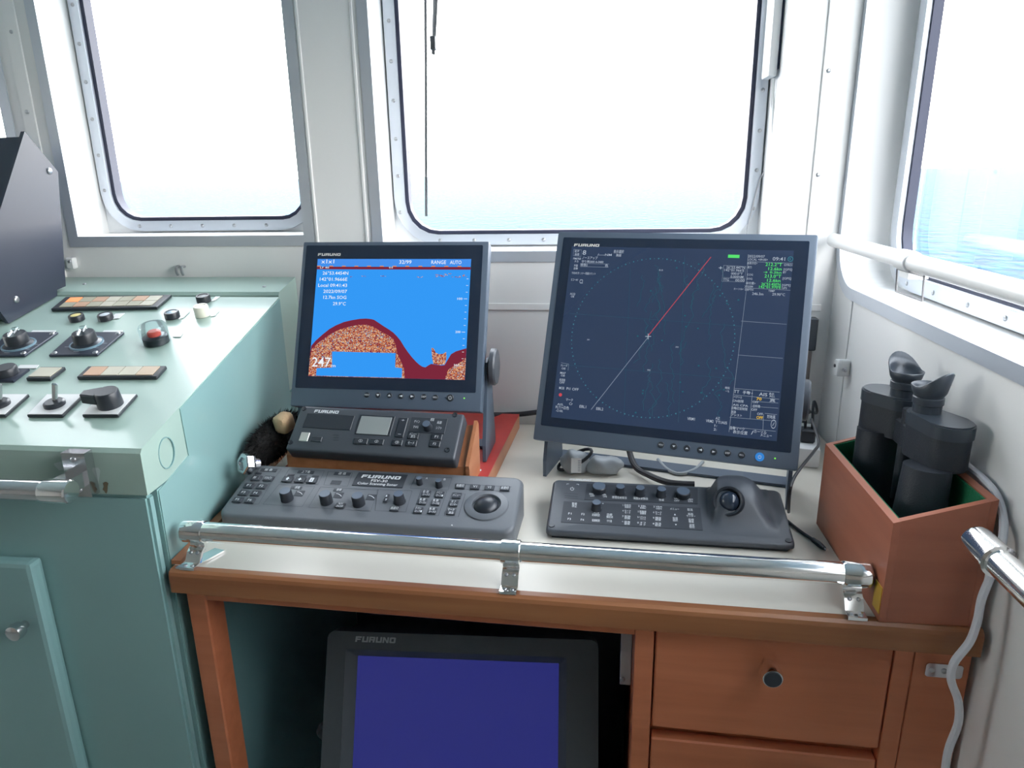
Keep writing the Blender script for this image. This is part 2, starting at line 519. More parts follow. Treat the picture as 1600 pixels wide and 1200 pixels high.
window('window_5', MFf, W5[0], W5[1], W5[2], TOPZ, YF - YW, 'far left front window')
s3 = [(-y, SO[2] + .016) for y in (1.30, 1.20, 1.09, .99, .88, .77, .66)]
window('window_3', MSf, -SO[1] + .03, -SO[0], SO[2], TOPZ, XF - XW, 'long side window on the right with the sea outside', fw=.030, rad=.11, screws=s3, gk=(.005, -.013, .003))

# metal edging around the openings, on the wall face
def edging(name, M, x0, x1, y0, y1, w, label, rad=.001, th=.003):
    o = ob(name, ring(bm_new(), rrect(x0 - w, x1 + w, y0 - w, y1 + w, rad + (w if rad > .01 else 0), 8), rrect(x0, x1, y0, y1, rad, 8), 0, th), 'alu', None, M)
    return struct(o, label)
MWf = Matrix.Translation((0, YW, 0)) @ MF
MWs = Matrix.Translation((XW, 0, 0)) @ MS
edging('trim_1', MWf, W1[0], W1[1], W1[2], TOPZ, .022, 'aluminium edging around the left front window opening')
edging('trim_2', MWf, W2[0], W2[1], W2[2], TOPZ, .022, 'aluminium edging around the centre front window opening')
edging('trim_3', MWs, -SO[1], -SO[0], SO[2], TOPZ, .021, 'aluminium edging around the side window opening', rad=.085)
edging('trim_4', MWf, W4[0], W4[1], W4[2], TOPZ, .022, 'aluminium edging around the window at the left edge')
# strips on the wall panels
struct(ob('trim_5', rbox(-.62, .45, YW - .004, YW, 1.150, 1.164, .001, 1), 'wall'), 'narrow horizontal cover strip on the front wall behind the monitors')
t6 = sthing('trim_6', (.4175, YW, 0), 'vertical cover strip with screws in the front right corner')
ob('strip', rbox(.408, .427, YW - .004, YW, .9, CEIL, .001, 1), 'wall', t6)
for z in (1.237, 1.41, 1.59, 1.77): screw(t6, Matrix.Translation((.4175, YW - .004, z)) @ MF)
t7 = sthing('trim_7', (-1.165, YW, 0), 'vertical cover strip with screws left of the left front window')
ob('strip', rbox(-1.178, -1.150, YW - .004, YW, 1.0, CEIL, .001, 1), 'wall', t7)
for z in (1.56, 1.71): screw(t7, Matrix.Translation((-1.165, YW - .004, z)) @ MF)
struct(ob('trim_8', rbox(-.573, -.567, YW - .003, YW, 1.2, CEIL, .001, 1), 'wall'), 'thin vertical seam beside the left front window')
struct(ob('trim_9', rbox(-.466, -.460, YW - .003, YW, 1.2, CEIL, .001, 1), 'wall'), 'thin vertical seam beside the centre front window')
struct(ob('trim_10', rbox(XW - .002, XW, 1.335, 1.341, .9, 1.189, .0005, 1), 'wall'), 'thin vertical seam on the right wall under the side window')
# small screws along the sills
for x in (-1.0, -.87, -.74): pass

# sea
o = ob('sea', box(bm_new(), -6000, 6000, -6000, 6000, -7.2, -7.0), 'sea'); struct(o, 'blue green sea outside the windows')
# ------------------------------------------------------------------ wiper outside the centre window
p0 = ony(669, -40, YF + .05); p1 = ony(666, 338, YF + .05)
t = thing('window_wiper', (p1.x, p1.y, p1.z), 'thin window wiper hanging outside the centre window', 'wiper')
ob('blade', tube(bm_new(), [p0 + Vector((0, 0, .12)), p1], .0032, 6), 'wiperblack', t)
a0 = ony(683, -60, YF + .07); a1 = ony(677, 85, YF + .07)
ob('arm', tube(bm_new(), [a0 + Vector((0, 0, .1)), a0, a1], [.008, .007, .004], 6), 'wiperblack', t)
ob('joint', rbox(a1.x - .004, a1.x + .007, a1.y - .01, a1.y + .004, a1.z + .008, a1.z + .035, .001, 1), 'wiperblack', t)

# ------------------------------------------------------------------ mint green console on the left
CX0, CX1 = -2.6, -.588
CT = Face((-.6, .81, 1.08), 0, math.degrees(math.atan2(.52, .115)))     # sloping top panel
con = thing('control_console', (-.9, 1.1, 0), 'mint green steel control console with sloping switch panel', 'console')
def side_quad(b, pts, x0a, x1f):
    pass
def lid():
    # cross-section in (y, z); right end runs back at a slight angle
    b = bm_new()
    prof = [(.81, 1.015), (.81, 1.075), (.815, 1.0805), (1.333, 1.195), (1.333, 1.015)]
    def xr(y): return -.588 - (y - .81) * .05
    Rr = [b.verts.new((xr(y), y, z)) for y, z in prof]; L = [b.verts.new((CX0, y, z)) for y, z in prof]
    n = len(prof)
    b.faces.new(Rr); b.faces.new(L[::-1])
    for i in range(n): b.faces.new((L[i], L[(i + 1) % n], Rr[(i + 1) % n], Rr[i]))
    return b
ob('sloping_top', lid(), 'mintlit', con, label='glossy mint green sloping switch panel')
b = bm_new()
def slab(b, y0, y1, z0, z1, xa=CX0, gap=0.0):
    vs = []
    for z in (z0, z1):
        for x, y in ((xa, y0), (-.588 - gap - (y0 - .81) * .05, y0), (-.588 - gap - (y1 - .81) * .05, y1), (xa, y1)):
            vs.append(b.verts.new((x, y, z)))
    for f in ((3, 2, 1, 0), (4, 5, 6, 7), (0, 1, 5, 4), (1, 2, 6, 5), (2, 3, 7, 6), (3, 0, 4, 7)): b.faces.new([vs[i] for i in f])
    return b
ob('body', slab(bm_new(), .832, 1.333, .06, 1.013), 'mint', con)
fr = slab(bm_new(), .812, .829, .06, 1.012, gap=.002)
bmesh.ops.bevel(fr, geom=list(fr.edges), offset=.004, segments=2, affect='EDGES')
ob('front_panel', fr, 'mint', con)
ob('plinth', slab(bm_new(), .86, 1.33, 0, .058), 'mintdark', con)
b = bm_new()
prof = [(1.335, 1.0), (1.335, 1.198), (1.34, 1.204), (1.444, 1.219), (1.444, 1.0)]
Rr = [b.verts.new((-.616 - (y - 1.335) * .08, y, z)) for y, z in prof]; L = [b.verts.new((CX0, y, z)) for y, z in prof]
b.faces.new(Rr); b.faces.new(L[::-1])
for i in range(5): b.faces.new((L[i], L[(i + 1) % 5], Rr[(i + 1) % 5], Rr[i]))
led = ob('rear_ledge', b, 'mintlit', con)
ob('rear_body', slab(bm_new(), 1.335, 1.444, 0, .998), 'mint', con)
LF = Face((-.8, 1.39, 1.2115), 0, math.degrees(math.atan2(.104, .015)))
for px, py in ((132, 444), (413, 448)): screw(led, LF.atp(px, py))
# sheet adds the sky's blue cast to the side; the greener front corner of the lid stays bare
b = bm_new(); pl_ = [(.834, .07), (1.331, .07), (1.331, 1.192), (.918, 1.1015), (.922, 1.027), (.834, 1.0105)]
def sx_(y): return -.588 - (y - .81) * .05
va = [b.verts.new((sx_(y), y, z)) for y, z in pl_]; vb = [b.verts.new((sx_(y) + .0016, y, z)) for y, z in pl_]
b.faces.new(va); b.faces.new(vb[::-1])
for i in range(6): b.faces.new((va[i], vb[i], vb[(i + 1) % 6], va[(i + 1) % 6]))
ob('side_tint', b, 'mint', con)
# blanked round hole in the side of the lid
Mx = Matrix(((0, 0, 1, -.5908), (1, 0, 0, .868), (0, 1, 0, 1.053), (0, 0, 0, 1)))
ob('blanking_disc', ring(bm_new(), [(.019 * math.cos(k * .2618), .023 * math.sin(k * .2618)) for k in range(24)], [(.0178 * math.cos(k * .2618), .0218 * math.sin(k * .2618)) for k in range(24)], -.001, .0015), 'mintdark', con, Mx)
# front door and knob
dr = rbox(-1.25, -.765, .788, .8115, .1, .915, .007, 2)
door = ob('door', dr, 'mint', con)
ob('door_knob', lathe(bm_new(), [(.006, 0), (.006, .008), (.011, .010), (.0125, .016), (.011, .024), (.006, .026), (0, .026)], 18), 'chromeb', door,
   Matrix.Translation(ony(40, 975, .788)) @ Matrix.Rotation(R(90), 4, 'X'), True)
# rust and chipped paint below the rail bracket
for (px, py, w, h) in ((150, 745, 12, 45), (165, 760, 8, 22), (95, 728, 22, 16)):
    pts = []
    for k in range(14):
        a = 2 * math.pi * k / 14; q = random.uniform(.6, 1.1)
        P = ony(px + w * q * math.cos(a) * .6, py + h * q * math.sin(a) * .5, .8095); pts.append((P.x, P.z))
    bb = bm_new(); bb.faces.new([bb.verts.new((x, .8096, z)) for x, z in pts])
    ob('paint_chip', bb, 'rust' if w < 12 else 'chip', con)

# grab rail along the console front
gr = thing('grab_rail', (-.7, .8, 1.03), 'steel grab rail along the green console front', 'grab rail', 'grab rails')
e = Vector((-.652, .757, 1.043))
ob('tube', tube(bm_new(), [(-2.3, .757, 1.043), (-.69, .757, 1.043)], .0135, 20), 'chromeb', gr, None, True)
ob('end_socket', lathe(bm_new(), [(0, -.002), (.0145, 0), (.0155, .004), (.0155, .036), (.014, .038), (0, .038)], 20), 'chrome', gr,
   Matrix.Translation((-.69, .757, 1.043)) @ Matrix.Rotation(R(90), 4, 'Y'), True)
bb = bm_new(); box(bb, -.688, -.655, .7935, .809, 1.018, 1.080); box(bb, -.684, -.659, .765, .7935, 1.035, 1.055)
bk = ob('bracket', bb, 'chromeb', gr)
for z in (1.028, 1.071): screw(bk, Matrix.Translation((-.6715, .7935, z)) @ MF)

# --- things on the sloping panel (parts of the console)
def quad_plate(name, corners, th, matname, parent, n0=0.0, bev=0):
    pts = [CT.uv(x, y) for x, y in corners]
    b = bm_new(); prism(b, pts, n0, n0 + th)
    if bev: bmesh.ops.bevel(b, geom=[e for e in b.edges], offset=bev, segments=1, affect='EDGES')
    return ob(name, b, matname, parent, CT.M)
def lerp(a, c, t): return (a[0] + (c[0] - a[0]) * t, a[1] + (c[1] - a[1]) * t)
def indicator(corners, nx, ny, mats):
    """corners: near-left, near-right, far-right, far-left in photo pixels"""
    p = quad_plate('indicator_panel', corners, .006, 'blackplastic', con, 0, .001)
    A, B, C_, D = corners
    for j in range(ny):
        for i in range(nx):
            s0, s1 = .06 + .88 * i / nx + .005, .06 + .88 * (i + 1) / nx - .005
            t0, t1 = .1 + .8 * j / ny + .015, .1 + .8 * (j + 1) / ny - .015
            def pt(s, t): return lerp(lerp(A, B, s), lerp(D, C_, s), t)
            q = [pt(s0, t0), pt(s1, t0), pt(s1, t1), pt(s0, t1)]
            quad_plate('indicator_tile', q, .0015, mats[(j * nx + i) % len(mats)], p, .0058)
pool = ['tile_b', 'tile_c', 'tile_b', 'tile_d', 'tile_b', 'tile_b', 'tile_d', 'amberlit', 'tile_b', 'tile_c', 'tile_d', 'tile_b', 'tile_c', 'tile_d']
indicator([(81, 487), (246, 484), (269, 464.5), (104, 468)], 7, 2, pool)
indicator([(42, 596), (80, 596), (104, 578), (65, 578)], 1, 1, ['tile_d'])
indicator([(121.5, 594), (246, 593.5), (261.6, 576.5), (139.5, 577)], 4, 1, ['tile_c', 'tile_d', 'tile_d', 'tile_a'])
def button(px, py, r, h, lens, ringm='blackplastic', tagplate=None):
    M = CT.atp(px, py + 3)
    p = ob('push_button', lathe(bm_new(), [(r, 0), (r, h * .85), (r * .92, h), (r * .72, h), (r * .70, h * .8), (0, h * .8)], 22), ringm, con, M, True)
    ob('button_lens', lathe(bm_new(), [(r * .7, h * .6), (r * .68, h * .92), (r * .5, h * .98), (0, h)], 22), lens, p, M, True)
    if tagplate: quad_plate('tag_plate', tagplate, .0012, 'whiteplastic', con)
button(121, 497, .0135, .011, 'yellowlens')
button(166, 496, .0135, .011, 'whitelens', tagplate=[(172, 499), (186, 498), (195, 490), (181, 491)])
button(270, 493, .0135, .012, 'bluelens', tagplate=[(279, 499), (287, 497), (297, 487), (288, 488)])
button(319, 468, .0135, .013, 'blackplastic', tagplate=[(330, 471), (336, 470), (344, 464), (337, 464)])
button(317, 490, .0135, .020, 'cream', 'cream', tagplate=[(329, 495), (336, 494), (343, 486), (336, 486)])
# push button under a clear guard
M = CT.atp(245, 535)
p = ob('guarded_button', lathe(bm_new(), [(.021, 0), (.021, .012), (.018, .014), (0, .014)], 24), 'blackplastic', con, M, True)
ob('button_cap', lathe(bm_new(), [(.011, .013), (.011, .020), (.009, .022), (0, .022)], 20), 'redbutton', p, M, True)
ob('clear_guard', lathe(bm_new(), [(.0235, 0), (.0235, .030), (.021, .034), (0, .034)], 24), 'clearcup', p, M, True)
quad_plate('tag_plate', [(270, 527), (282, 527), (286, 521), (273, 521)], .0012, 'whiteplastic', con)
# rotary selectors on dark plates
def selector(corners, kp):
    p = quad_plate('selector_plate', corners, .004, 'blackcab', con, 0, .0008)
    for i, c in enumerate(corners):
        o = corners[(i + 2) % 4]; u, v = CT.uv(*lerp(c, o, .08)); screw(p, CT.at(u, v, .004), 1.1)
    M = CT.atp(*kp, .004)
    k = ob('selector_knob', lathe(bm_new(), [(.024, 0), (.0245, .003), (.019, .006), (.0185, .020), (.017, .023), (0, .023)], 22), 'blackplastic', con, M, True)
    ob('clear_cap', rbox(-.006, .006, -.016, .014, .0228, .030, .002, 1), 'clearcup', k, M @ Matrix.Rotation(R(25), 4, 'Z'))
    ob('skirt', ring(bm_new(), [(.027 * math.cos(a * .2618), .027 * math.sin(a * .2618)) for a in range(24)], [(.0195 * math.cos(a * .2618), .0195 * math.sin(a * .2618)) for a in range(24)], 0, .003), 'bluelens', k, M)
    b = bm_new()
    for dx, dy in ((-.028, -.012), (.026, -.014), (.030, .004), (.0, -.029)):
        u, v = CT.uv(*kp); flat(b, [(u + dx - .005, v + dy - .001), (u + dx + .005, v + dy - .001), (u + dx + .005, v + dy + .001), (u + dx - .005, v + dy + .001)], .0043)
    printed('lettering', b, 'printdim', p, CT.M)
selector([(77, 558), (153, 557), (195, 521.5), (118, 521.5)], (137, 541))
selector([(-22, 559), (40, 558), (92, 521.5), (14, 521.5)], (31, 543))
quad_plate('tag_plate', [(160, 520), (190, 520), (192, 517), (163, 517)], .0012, 'whiteplastic', con)
quad_plate('tag_plate', [(48, 520), (86, 520), (88, 517), (52, 517)], .0012, 'whiteplastic', con)
quad_plate('tag_plate', [(27, 576), (57, 576), (61, 571), (32, 571)], .0012, 'whiteplastic', con)
# small selector at the left edge
quad_plate('selector_plate', [(-30, 598), (22, 598), (47, 579), (-5, 579)], .004, 'blackcab', con)
M = CT.atp(13, 588, .004)
ob('selector_knob', lathe(bm_new(), [(.017, 0), (.017, .010), (.015, .013), (0, .013)], 20), 'blackplastic', con, M, True)
# key and lever switches on white plates
def switchplate(corners):
    q = quad_plate('switch_plate', corners, .005, 'blackplastic', con, 0, .0008)
    A, B, C_, D = corners; cen = lerp(A, C_, .5)
    return quad_plate('plate_face', [lerp(c, cen, .05) for c in corners], .0008, 'whiteplastic', q, .0048) and q
def keyswitch(corners, kp):
    switchplate(corners); M = CT.atp(*kp, .0055)
    k = ob('key_switch', lathe(bm_new(), [(.0145, 0), (.0145, .005), (.012, .007), (0, .007)], 22), 'blackplastic', con, M, True)
    b = rbox(-.0045, .0045, -.0025, .0025, .006, .034, .002, 1)
    ob('key', b, 'chromeb', k, M @ Matrix.Rotation(R(-14), 4, 'X') @ Matrix.Rotation(R(10), 4, 'Y'))
keyswitch([(43.5, 653), (99, 653), (133, 620), (75, 620)], (88, 638))
keyswitch([(-45, 653), (10, 653), (47, 620), (-15, 620)], (2, 638))
switchplate([(129.6, 653), (186, 653), (216, 620), (159, 620)])
M = CT.atp(175, 638, .0055)
k = ob('lever_switch', lathe(bm_new(), [(.0175, 0), (.0175, .004), (.0165, .022), (.015, .024), (0, .024)], 22), 'blackplastic', con, M, True)
bb = bm_new(); prism(bb, [(-.036, -.007), (-.010, -.015), (-.010, .015), (-.036, .007)], .008, .0235)
bmesh.ops.bevel(bb, geom=list(bb.edges), offset=.002, segments=1, affect='EDGES')
ob('lever', bb, 'blackplastic', k, M @ Matrix.Rotation(R(8), 4, 'Z'))

# two small hook bolts on the wall behind the console and a white clip
t = thing('hook_bolt', ony(284, 430, 1.440), 'pair of small dark hook bolts on the wall above the green ledge', 'hook')
for dx in (-.006, .006):
    P = ony(284, 430, 1.440) + Vector((dx, 0, 0))
    ob('hook', tube(bm_new(), smoothpath([P + Vector((0, .006, .018)), P + Vector((0, -.006, .018)), P + Vector((0, -.008, .008)), P + Vector((0, -.004, .001))], 4), .0028, 8), 'screw', t, None, True)
P = ony(112, 411, 1.44)
t = thing('wall_clip', (P.x, P.y, P.z - .012), 'small white clip on the wall beside the black cabinet', 'clip')
ob('clip_body', rbox(P.x - .010, P.x + .008, 1.434, YW, P.z - .012, P.z + .012, .002, 1), 'whiteplastic', t)
screw(t, Matrix.Translation((P.x, 1.434, P.z + .004)) @ MF)

# black display cabinet standing on the console
t = thing('display_cabinet', (-1.3, 1.28, 1.19), 'black sheet metal display cabinet standing on the green console', 'cabinet')
yz = [(1.197, 1.1668), (1.331, 1.1965), (1.334, 1.2085), (1.36, 1.212), (1.40, 1.44), (1.331, 1.514), (1.15, 1.252)]
bb = bm_new()
Mc = Matrix(((0, 0, 1, 0), (1, 0, 0, 0), (0, 1, 0, 0), (0, 0, 0, 1)))
prism(bb, yz, -1.095, -1.087, Mc)
sp_ = ob('side_panel', bb, 'blackcab', t)
ins = [(1.205, 1.172), (1.328, 1.199), (1.330, 1.212), (1.357, 1.216), (1.394, 1.437), (1.330, 1.504), (1.166, 1.262)]
ob('casing', prism(bm_new(), ins, -1.62, -1.0955, Mc), 'blackcab', t)
fd = Face((-1.36, 1.245, 1.381), 0, math.degrees(math.atan2(.164, .242)))
ob('screen', rbox(-.22, .22, -.11, .11, 0, .004, .001, 1), 'monglass', t, Matrix(fd.M) @ Matrix.Translation((0, 0, .004)))
for px, py in ((77, 267), (25, 468)):
    P = onx(px, py, -1.087); screw(t, Matrix.Translation(P) @ Matrix.Rotation(R(90), 4, 'Y'), 1.7)

# ------------------------------------------------------------------ desk
DA = math.atan2(-.047, 1.046)
DM = Matrix.Translation((-.583, .812, 0)) @ Matrix.Rotation(DA, 4, 'Z')
desk = thing('chart_desk', (-.583, .812, 0), 'wooden desk with white laminate top carrying the monitors', 'desk', rz=DA)
def dl(x, y):
    p = DM.inverted() @ Vector((x, y, 0)); return (p.x, p.y)
top = [dl(-.583, .812), (1.047, 0), dl(.466, 1.444), dl(-.62, 1.444)]
top[0] = (.004, .0); top[1] = (1.045, 0)
tp = [(.004, .016), (1.045, .016), dl(.466, 1.444), dl(-.618, 1.444)]
ob('top', prism(bm_new(), tp, .872, .9), 'laminate', desk, DM)
b = bm_new(); prism(b, [(0, .866), (.016, .866), (.016, .9), (.006, .9), (.0015, .897), (0, .892)], .004, 1.045, Matrix(((0, 0, 1, 0), (1, 0, 0, 0), (0, 1, 0, 0), (0, 0, 0, 1))))
ob('front_nosing', b, 'woodnose', desk, DM)
# left edge strip
q0 = dl(-.586, .83); q1 = dl(-.617, 1.43)
b = bm_new(); prism(b, [(q0[0] + .002, q0[1]), (q0[0] + .016, q0[1]), (q1[0] + .016, q1[1]), (q1[0] + .002, q1[1])], .9, .906)
ob('edge_strip', b, 'woodpale', desk, DM)
ob('left_post', rbox(.012, .042, .018, .060, 0, .8655, .002, 1), 'wood', desk, DM)
ob('top_rail', rbox(.042, .645, .018, .036, .845, .8655, .001, 1), 'wood', desk, DM)
ob('divider', rbox(.645, .669, .016, .5, 0, .8655, .001, 1), 'wood', desk, DM)
ob('left_side_panel', box(bm_new(), .006, .011, .062, .6, 0, .8655), 'mintdark', desk, DM)
ob('back_panel', box(bm_new(), .012, 1.03, .60, .61, 0, .8655), 'blackcab', desk, DM)
ob('drawer_carcass', box(bm_new(), .67, .957, .036, .5, .05, .8655), 'wood', desk, DM)
def drawer(z0, z1, knob=True):
    d = ob('drawer', rbox(.6715, .9565, .016, .0345, z0, z1, .002, 1), 'wood', desk, DM)
    if knob:
        M = DM @ Matrix.Translation((.812, .016, z0 + .115)) @ Matrix.Rotation(R(90), 4, 'X')
        ob('drawer_knob', lathe(bm_new(), [(.007, 0), (.007, .010), (.0125, .013), (.0135, .022), (.012, .030), (0, .030)], 22), 'chrome', d, M, True)
        ob('knob_inlay', lathe(bm_new(), [(.0105, .0295), (.0105, .0312), (0, .0312)], 22), 'blackplastic', d, M, True)
drawer(.706, .8645); drawer(.515, .688, True); drawer(.30, .50, True); drawer(.08, .285, True)
ob('right_stile', rbox(.958, .980, .016, .06, 0, .8655, .001, 1), 'wood', desk, DM)
rpn = ob('right_panel', rbox(.981, 1.045, .017, .04, 0, .8655, .001, 1), 'wood', desk, DM)
LM = DM @ Matrix.Translation((1.016, .017, .832)) @ Matrix.Rotation(R(90), 4, 'X')
lt = ob('latch_plate', prism(bm_new(), rrect(-.021, .021, -.0095, .0095, .004), 0, .002), 'chromeb', desk, LM)
for dx in (-.014, 0): screw(lt, LM @ Matrix.Translation((dx, 0, .002)), .9)
P = onz(854, 732, .9)
ob('hole_plug', lathe(bm_new(), [(.005, 0), (.0045, .001), (0, .001)], 12), 'rust', desk, Matrix.Translation((P.x, P.y, .9)))

# ------------------------------------------------------------------ polished rail along the desk front
hr = thing('desk_handrail', DM @ Vector((.48, .03, .9)), 'polished steel handrail along the front edge of the desk', 'handrail', 'grab rails')
RZ, RY = .9435, .037
ob('tube', tube(bm_new(), [DM @ Vector((.02, RY, RZ)), DM @ Vector((.915, RY, RZ))], .0140, 28), 'chrome', hr, None, True)
def socket(x, L, endcap):
    M = DM @ Matrix.Translation((x, RY, RZ)) @ Matrix.Rotation(R(90), 4, 'Y')
    r = .0162
    pr = [(0, 0), (r * .9, 0), (r, .002), (r, L - .002), (r * .93, L), (.0139, L)] if endcap < 0 else ([(.0139, 0), (r * .93, 0), (r, .002), (r, L - .002), (r * .9, L), (0, L)] if endcap > 0 else [(.0139, 0), (r, .001), (r, L - .001), (.0139, L)])
    ob('socket', lathe(bm_new(), pr, 28), 'chrome', hr, M, True)
socket(.012, .032, -1); socket(.468, .026, 0); socket(.8925, .032, 1)
def bracket(x):
    prof = [(.044, RZ - .012), (.044, .918), (.030, .9115), (.014, .908), (.014, .9015), (.000 + .006, .9015), (.006, .9045), (.012, .9075), (.0105, .912), (.028, .9165), (.036, .921), (.036, RZ - .012)]
    prof = [(RY - .002, RZ - .013), (RY - .002, .922), (.026, .9165), (.018, .9045), (.004, .9045), (.004, .9005), (.021, .9005), (.030, .913), (RY + .004, .918), (RY + .004, RZ - .013)]
    b = bm_new(); prism(b, prof, x - .011, x + .011, Matrix(((0, 0, 1, 0), (1, 0, 0, 0), (0, 1, 0, 0), (0, 0, 0, 1))))
    k = ob('bracket', b, 'chrome', hr, DM)
    for dx in (-.005, .005): screw(k, DM @ Matrix.Translation((x + dx, .010, .9045)), .7)
    for dx in (-.005, .005): screw(k, DM @ Matrix.Translation((x + dx, .0255, .9162)) @ Matrix.Rotation(R(35), 4, 'X'), .7)
bracket(.030); bracket(.481); bracket(.906)
M = DM @ Matrix.Translation((.03, .028, .9005))
ob('foot_flange', prism(bm_new(), [(-.018, -.022), (.006, -.022), (.026, .03), (.008, .034)], 0, .003), 'chrome', hr, M)

# ------------------------------------------------------------------ red base board, wooden wedge, small control unit
rb = thing('base_board', (-.345, 1.245, .9), 'red painted wooden board under the left monitor', 'board')
bd = bm_new(); prism(bd, [(-.535, 1.068), (-.172, 1.068), (-.150, 1.42), (-.53, 1.42)], .9005, .929)
ob('board', bd, 'woodpale', rb)
bd = bm_new(); prism(bd, [(-.535, 1.068), (-.172, 1.068), (-.150, 1.42), (-.53, 1.42)], .929, .9315)
ob('painted_top', bd, 'redpaint', rb)
for px, py in ((749, 735),): screw(rb, Matrix.Translation(onz(px, py, .9315)))
SM = Face((-.3545, 1.071, 1.016), -5.36, 51.36, .292, .0815)
sw, sh = SM.W / 2, SM.H / 2
wd = thing('wooden_wedge', (-.35, 1.08, .9315), 'orange wooden wedge carrying the small control unit on the red board', 'wooden block')
b = bm_new()
A = [SM.M @ Vector((s * (sw + .012), v, -.0305)) for s in (-1, 1) for v in (-sh + .002, sh)]
lo = [Vector((a.x, a.y, .9318)) for a in A]
v = [b.verts.new(p) for p in A + lo]
for f in ((0, 2, 3, 1), (4, 5, 7, 6), (0, 1, 5, 4), (2, 6, 7, 3), (0, 4, 6, 2), (1, 3, 7, 5)): b.faces.new([v[i] for i in f])
ob('wedge', b, 'woodpale', wd)
def endplate(s):
    b = bm_new()
    P = [SM.M @ Vector((s * (sw + .0125), vv, nn)) for vv, nn in ((-sh - .002, -.031), (sh + .003, -.031), (sh + .003, -.020), (-sh, -.024))]
    f = Vector((P[0].x, P[0].y, .932)); g = Vector((P[1].x, P[1].y, .932))
    pl = [f, g, P[1], P[2], P[3], P[0]]
    o = SM.u * (.006 * s)
    a = [b.verts.new(p) for p in pl]; c = [b.verts.new(p + o) for p in pl]
    b.faces.new(a); b.faces.new(c[::-1])
    for i in range(6): b.faces.new((a[i], c[i], c[(i + 1) % 6], a[(i + 1) % 6]))
    ob('cheek', b, 'woodpale', wd)
endplate(1)

def key(face, px, py, w, h, mname, parent, th=.0025, n0=0.0, bev=.0008, name='key'):
    kw, kh = face.size(px, py, w, h); u, v = face.uv(px, py)
    return ob(name, rbox(-kw / 2, kw / 2, -kh / 2, kh / 2, 0, th, min(bev, th * .45), 1), mname, parent, face.at(u, v, n0))
def ptext(b, face, s, px, py, wpx, hpx, z, align='C', bold=0.0):
    """text centred on photo pixel (px, py), wpx wide, hpx high"""
    kw, kh = face.size(px, py, wpx, hpx); u, v = face.uv(px, py)
    text_into(b, s, u, v - kh / 2, kh, kw, align, bold, z)
LOGO = {'F': [(0, 0, .3, 1), (0, .72, 1, 1), (0, .36, .85, .6)], 'U': [(0, 0, .3, 1), (.7, 0, 1, 1), (0, 0, 1, .26)],
        'R': [(0, 0, .3, 1), (0, .74, .95, 1), (0, .36, .95, .58), (.7, .36, 1, .95), (.62, 0, .95, .36)],
        'N': [(0, 0, .28, 1), (.72, 0, 1, 1)], 'O': [(0, .08, .3, .92), (.7, .08, 1, .92), (.08, 0, .92, .26), (.08, .74, .92, 1)]}
def plogo(b, face, px, py, wpx, hpx, z):
    """the maker's wide block lettering, centred on a photo pixel"""
    kw, kh = face.size(px, py, wpx, hpx); u, v = face.uv(px, py)
    cw = kw / 6 * .88
    for i, ch in enumerate('FURUNO'):
        ox = u - kw / 2 + i * kw / 6; oy = v - kh / 2
        for x0_, y0_, x1_, y1_ in LOGO[ch]:
            flat(b, [(ox + x * cw + (y * .12) * kh, oy + y * kh) for x, y in ((x0_, y0_), (x1_, y0_), (x1_, y1_), (x0_, y1_))], z)
        if ch == 'N': flat(b, [(ox + x * cw + (y * .12) * kh, oy + y * kh) for x, y in ((.05, 1), (.68, 0), (.95, 0), (.32, 1))], z)
def knob(face, px, py, r, h, parent, matname='blackplastic', name='knob', skirt=True):
    M = face.atp(px, py)
    pr = [(r * 1.15, 0), (r * 1.12, h * .15), (r, h * .25), (r * .93, h * .9), (r * .85, h), (0, h)] if skirt else [(r, 0), (r * .96, h * .9), (r * .88, h), (0, h)]
    b = lathe(bm_new(), pr, 20)
    k = ob(name, b, matname, parent, M, True)
    ob('knob_cap', lathe(bm_new(), [(r * .86, h * .98), (r * .84, h * 1.03), (0, h * 1.03)], 20), 'moncase', k, M, True)
    return k
def outline(b, face, corners, z=.0003, w=.0007):
    p = [face.uv(*c) for c in corners]; ribbon(b, p + [p[0]], w, z)

def unit_slab(face, W, H, th, bev, matname, parent, name='casing'):
    b = rbox(-W / 2, W / 2, -H / 2, H / 2, -th, 0, bev, 3)
    return ob(name, b, matname, parent, face.M, True)
# small control unit of the sounder
su = thing('sounder_keypad', (-.3545, 1.071, .97), 'small black control unit with grey display below the left monitor', 'control unit')
unit_slab(SM, SM.W, SM.H + .006, .030, .005, 'darkplastic', su)
key(SM, 513.5, 659, 76, 23, 'blackplastic', su, .0012, name='cover_panel', bev=.0005)
dsp = key(SM, 586, 664.5, 56, 31, 'blackplastic', su, .0012, name='display_frame', bev=.0005)
key(SM, 585, 665.5, 49, 28, 'lcdgrey', dsp, .0018, name='display', bev=.0003)
for px, py, w, h in ((564, 690, 22, 9), (589, 691, 22, 9), (621, 692.5, 16, 9), (643, 693.5, 17, 9), (682.5, 683.5, 17, 9), (679.6, 694.7, 17, 9), (646, 681.6, 17, 10), (495, 687, 17, 8)):
    key(SM, px, py, w, h, 'blackplastic', su)
key(SM, 627.6, 668.6, 14, 31, 'blackplastic', su, name='rocker')
pn = key(SM, 669, 665, 57, 24, 'plate', su, .0012, name='key_panel', bev=.0005)
knob(SM, 669, 669, .0072, .014, su)
for px, py in ((475, 638.5), (711, 648.5), (699, 703), (454, 691)):
    ob('corner_cap', lathe(bm_new(), [(.0045, 0), (.0043, .0012), (.0025, .0012), (.002, .0006), (0, .0006)], 14), 'blackplastic', su, SM.atp(px, py))
key(SM, 476, 683, 14, 14, 'silver', su, .002, name='power_key')
b = bm_new()
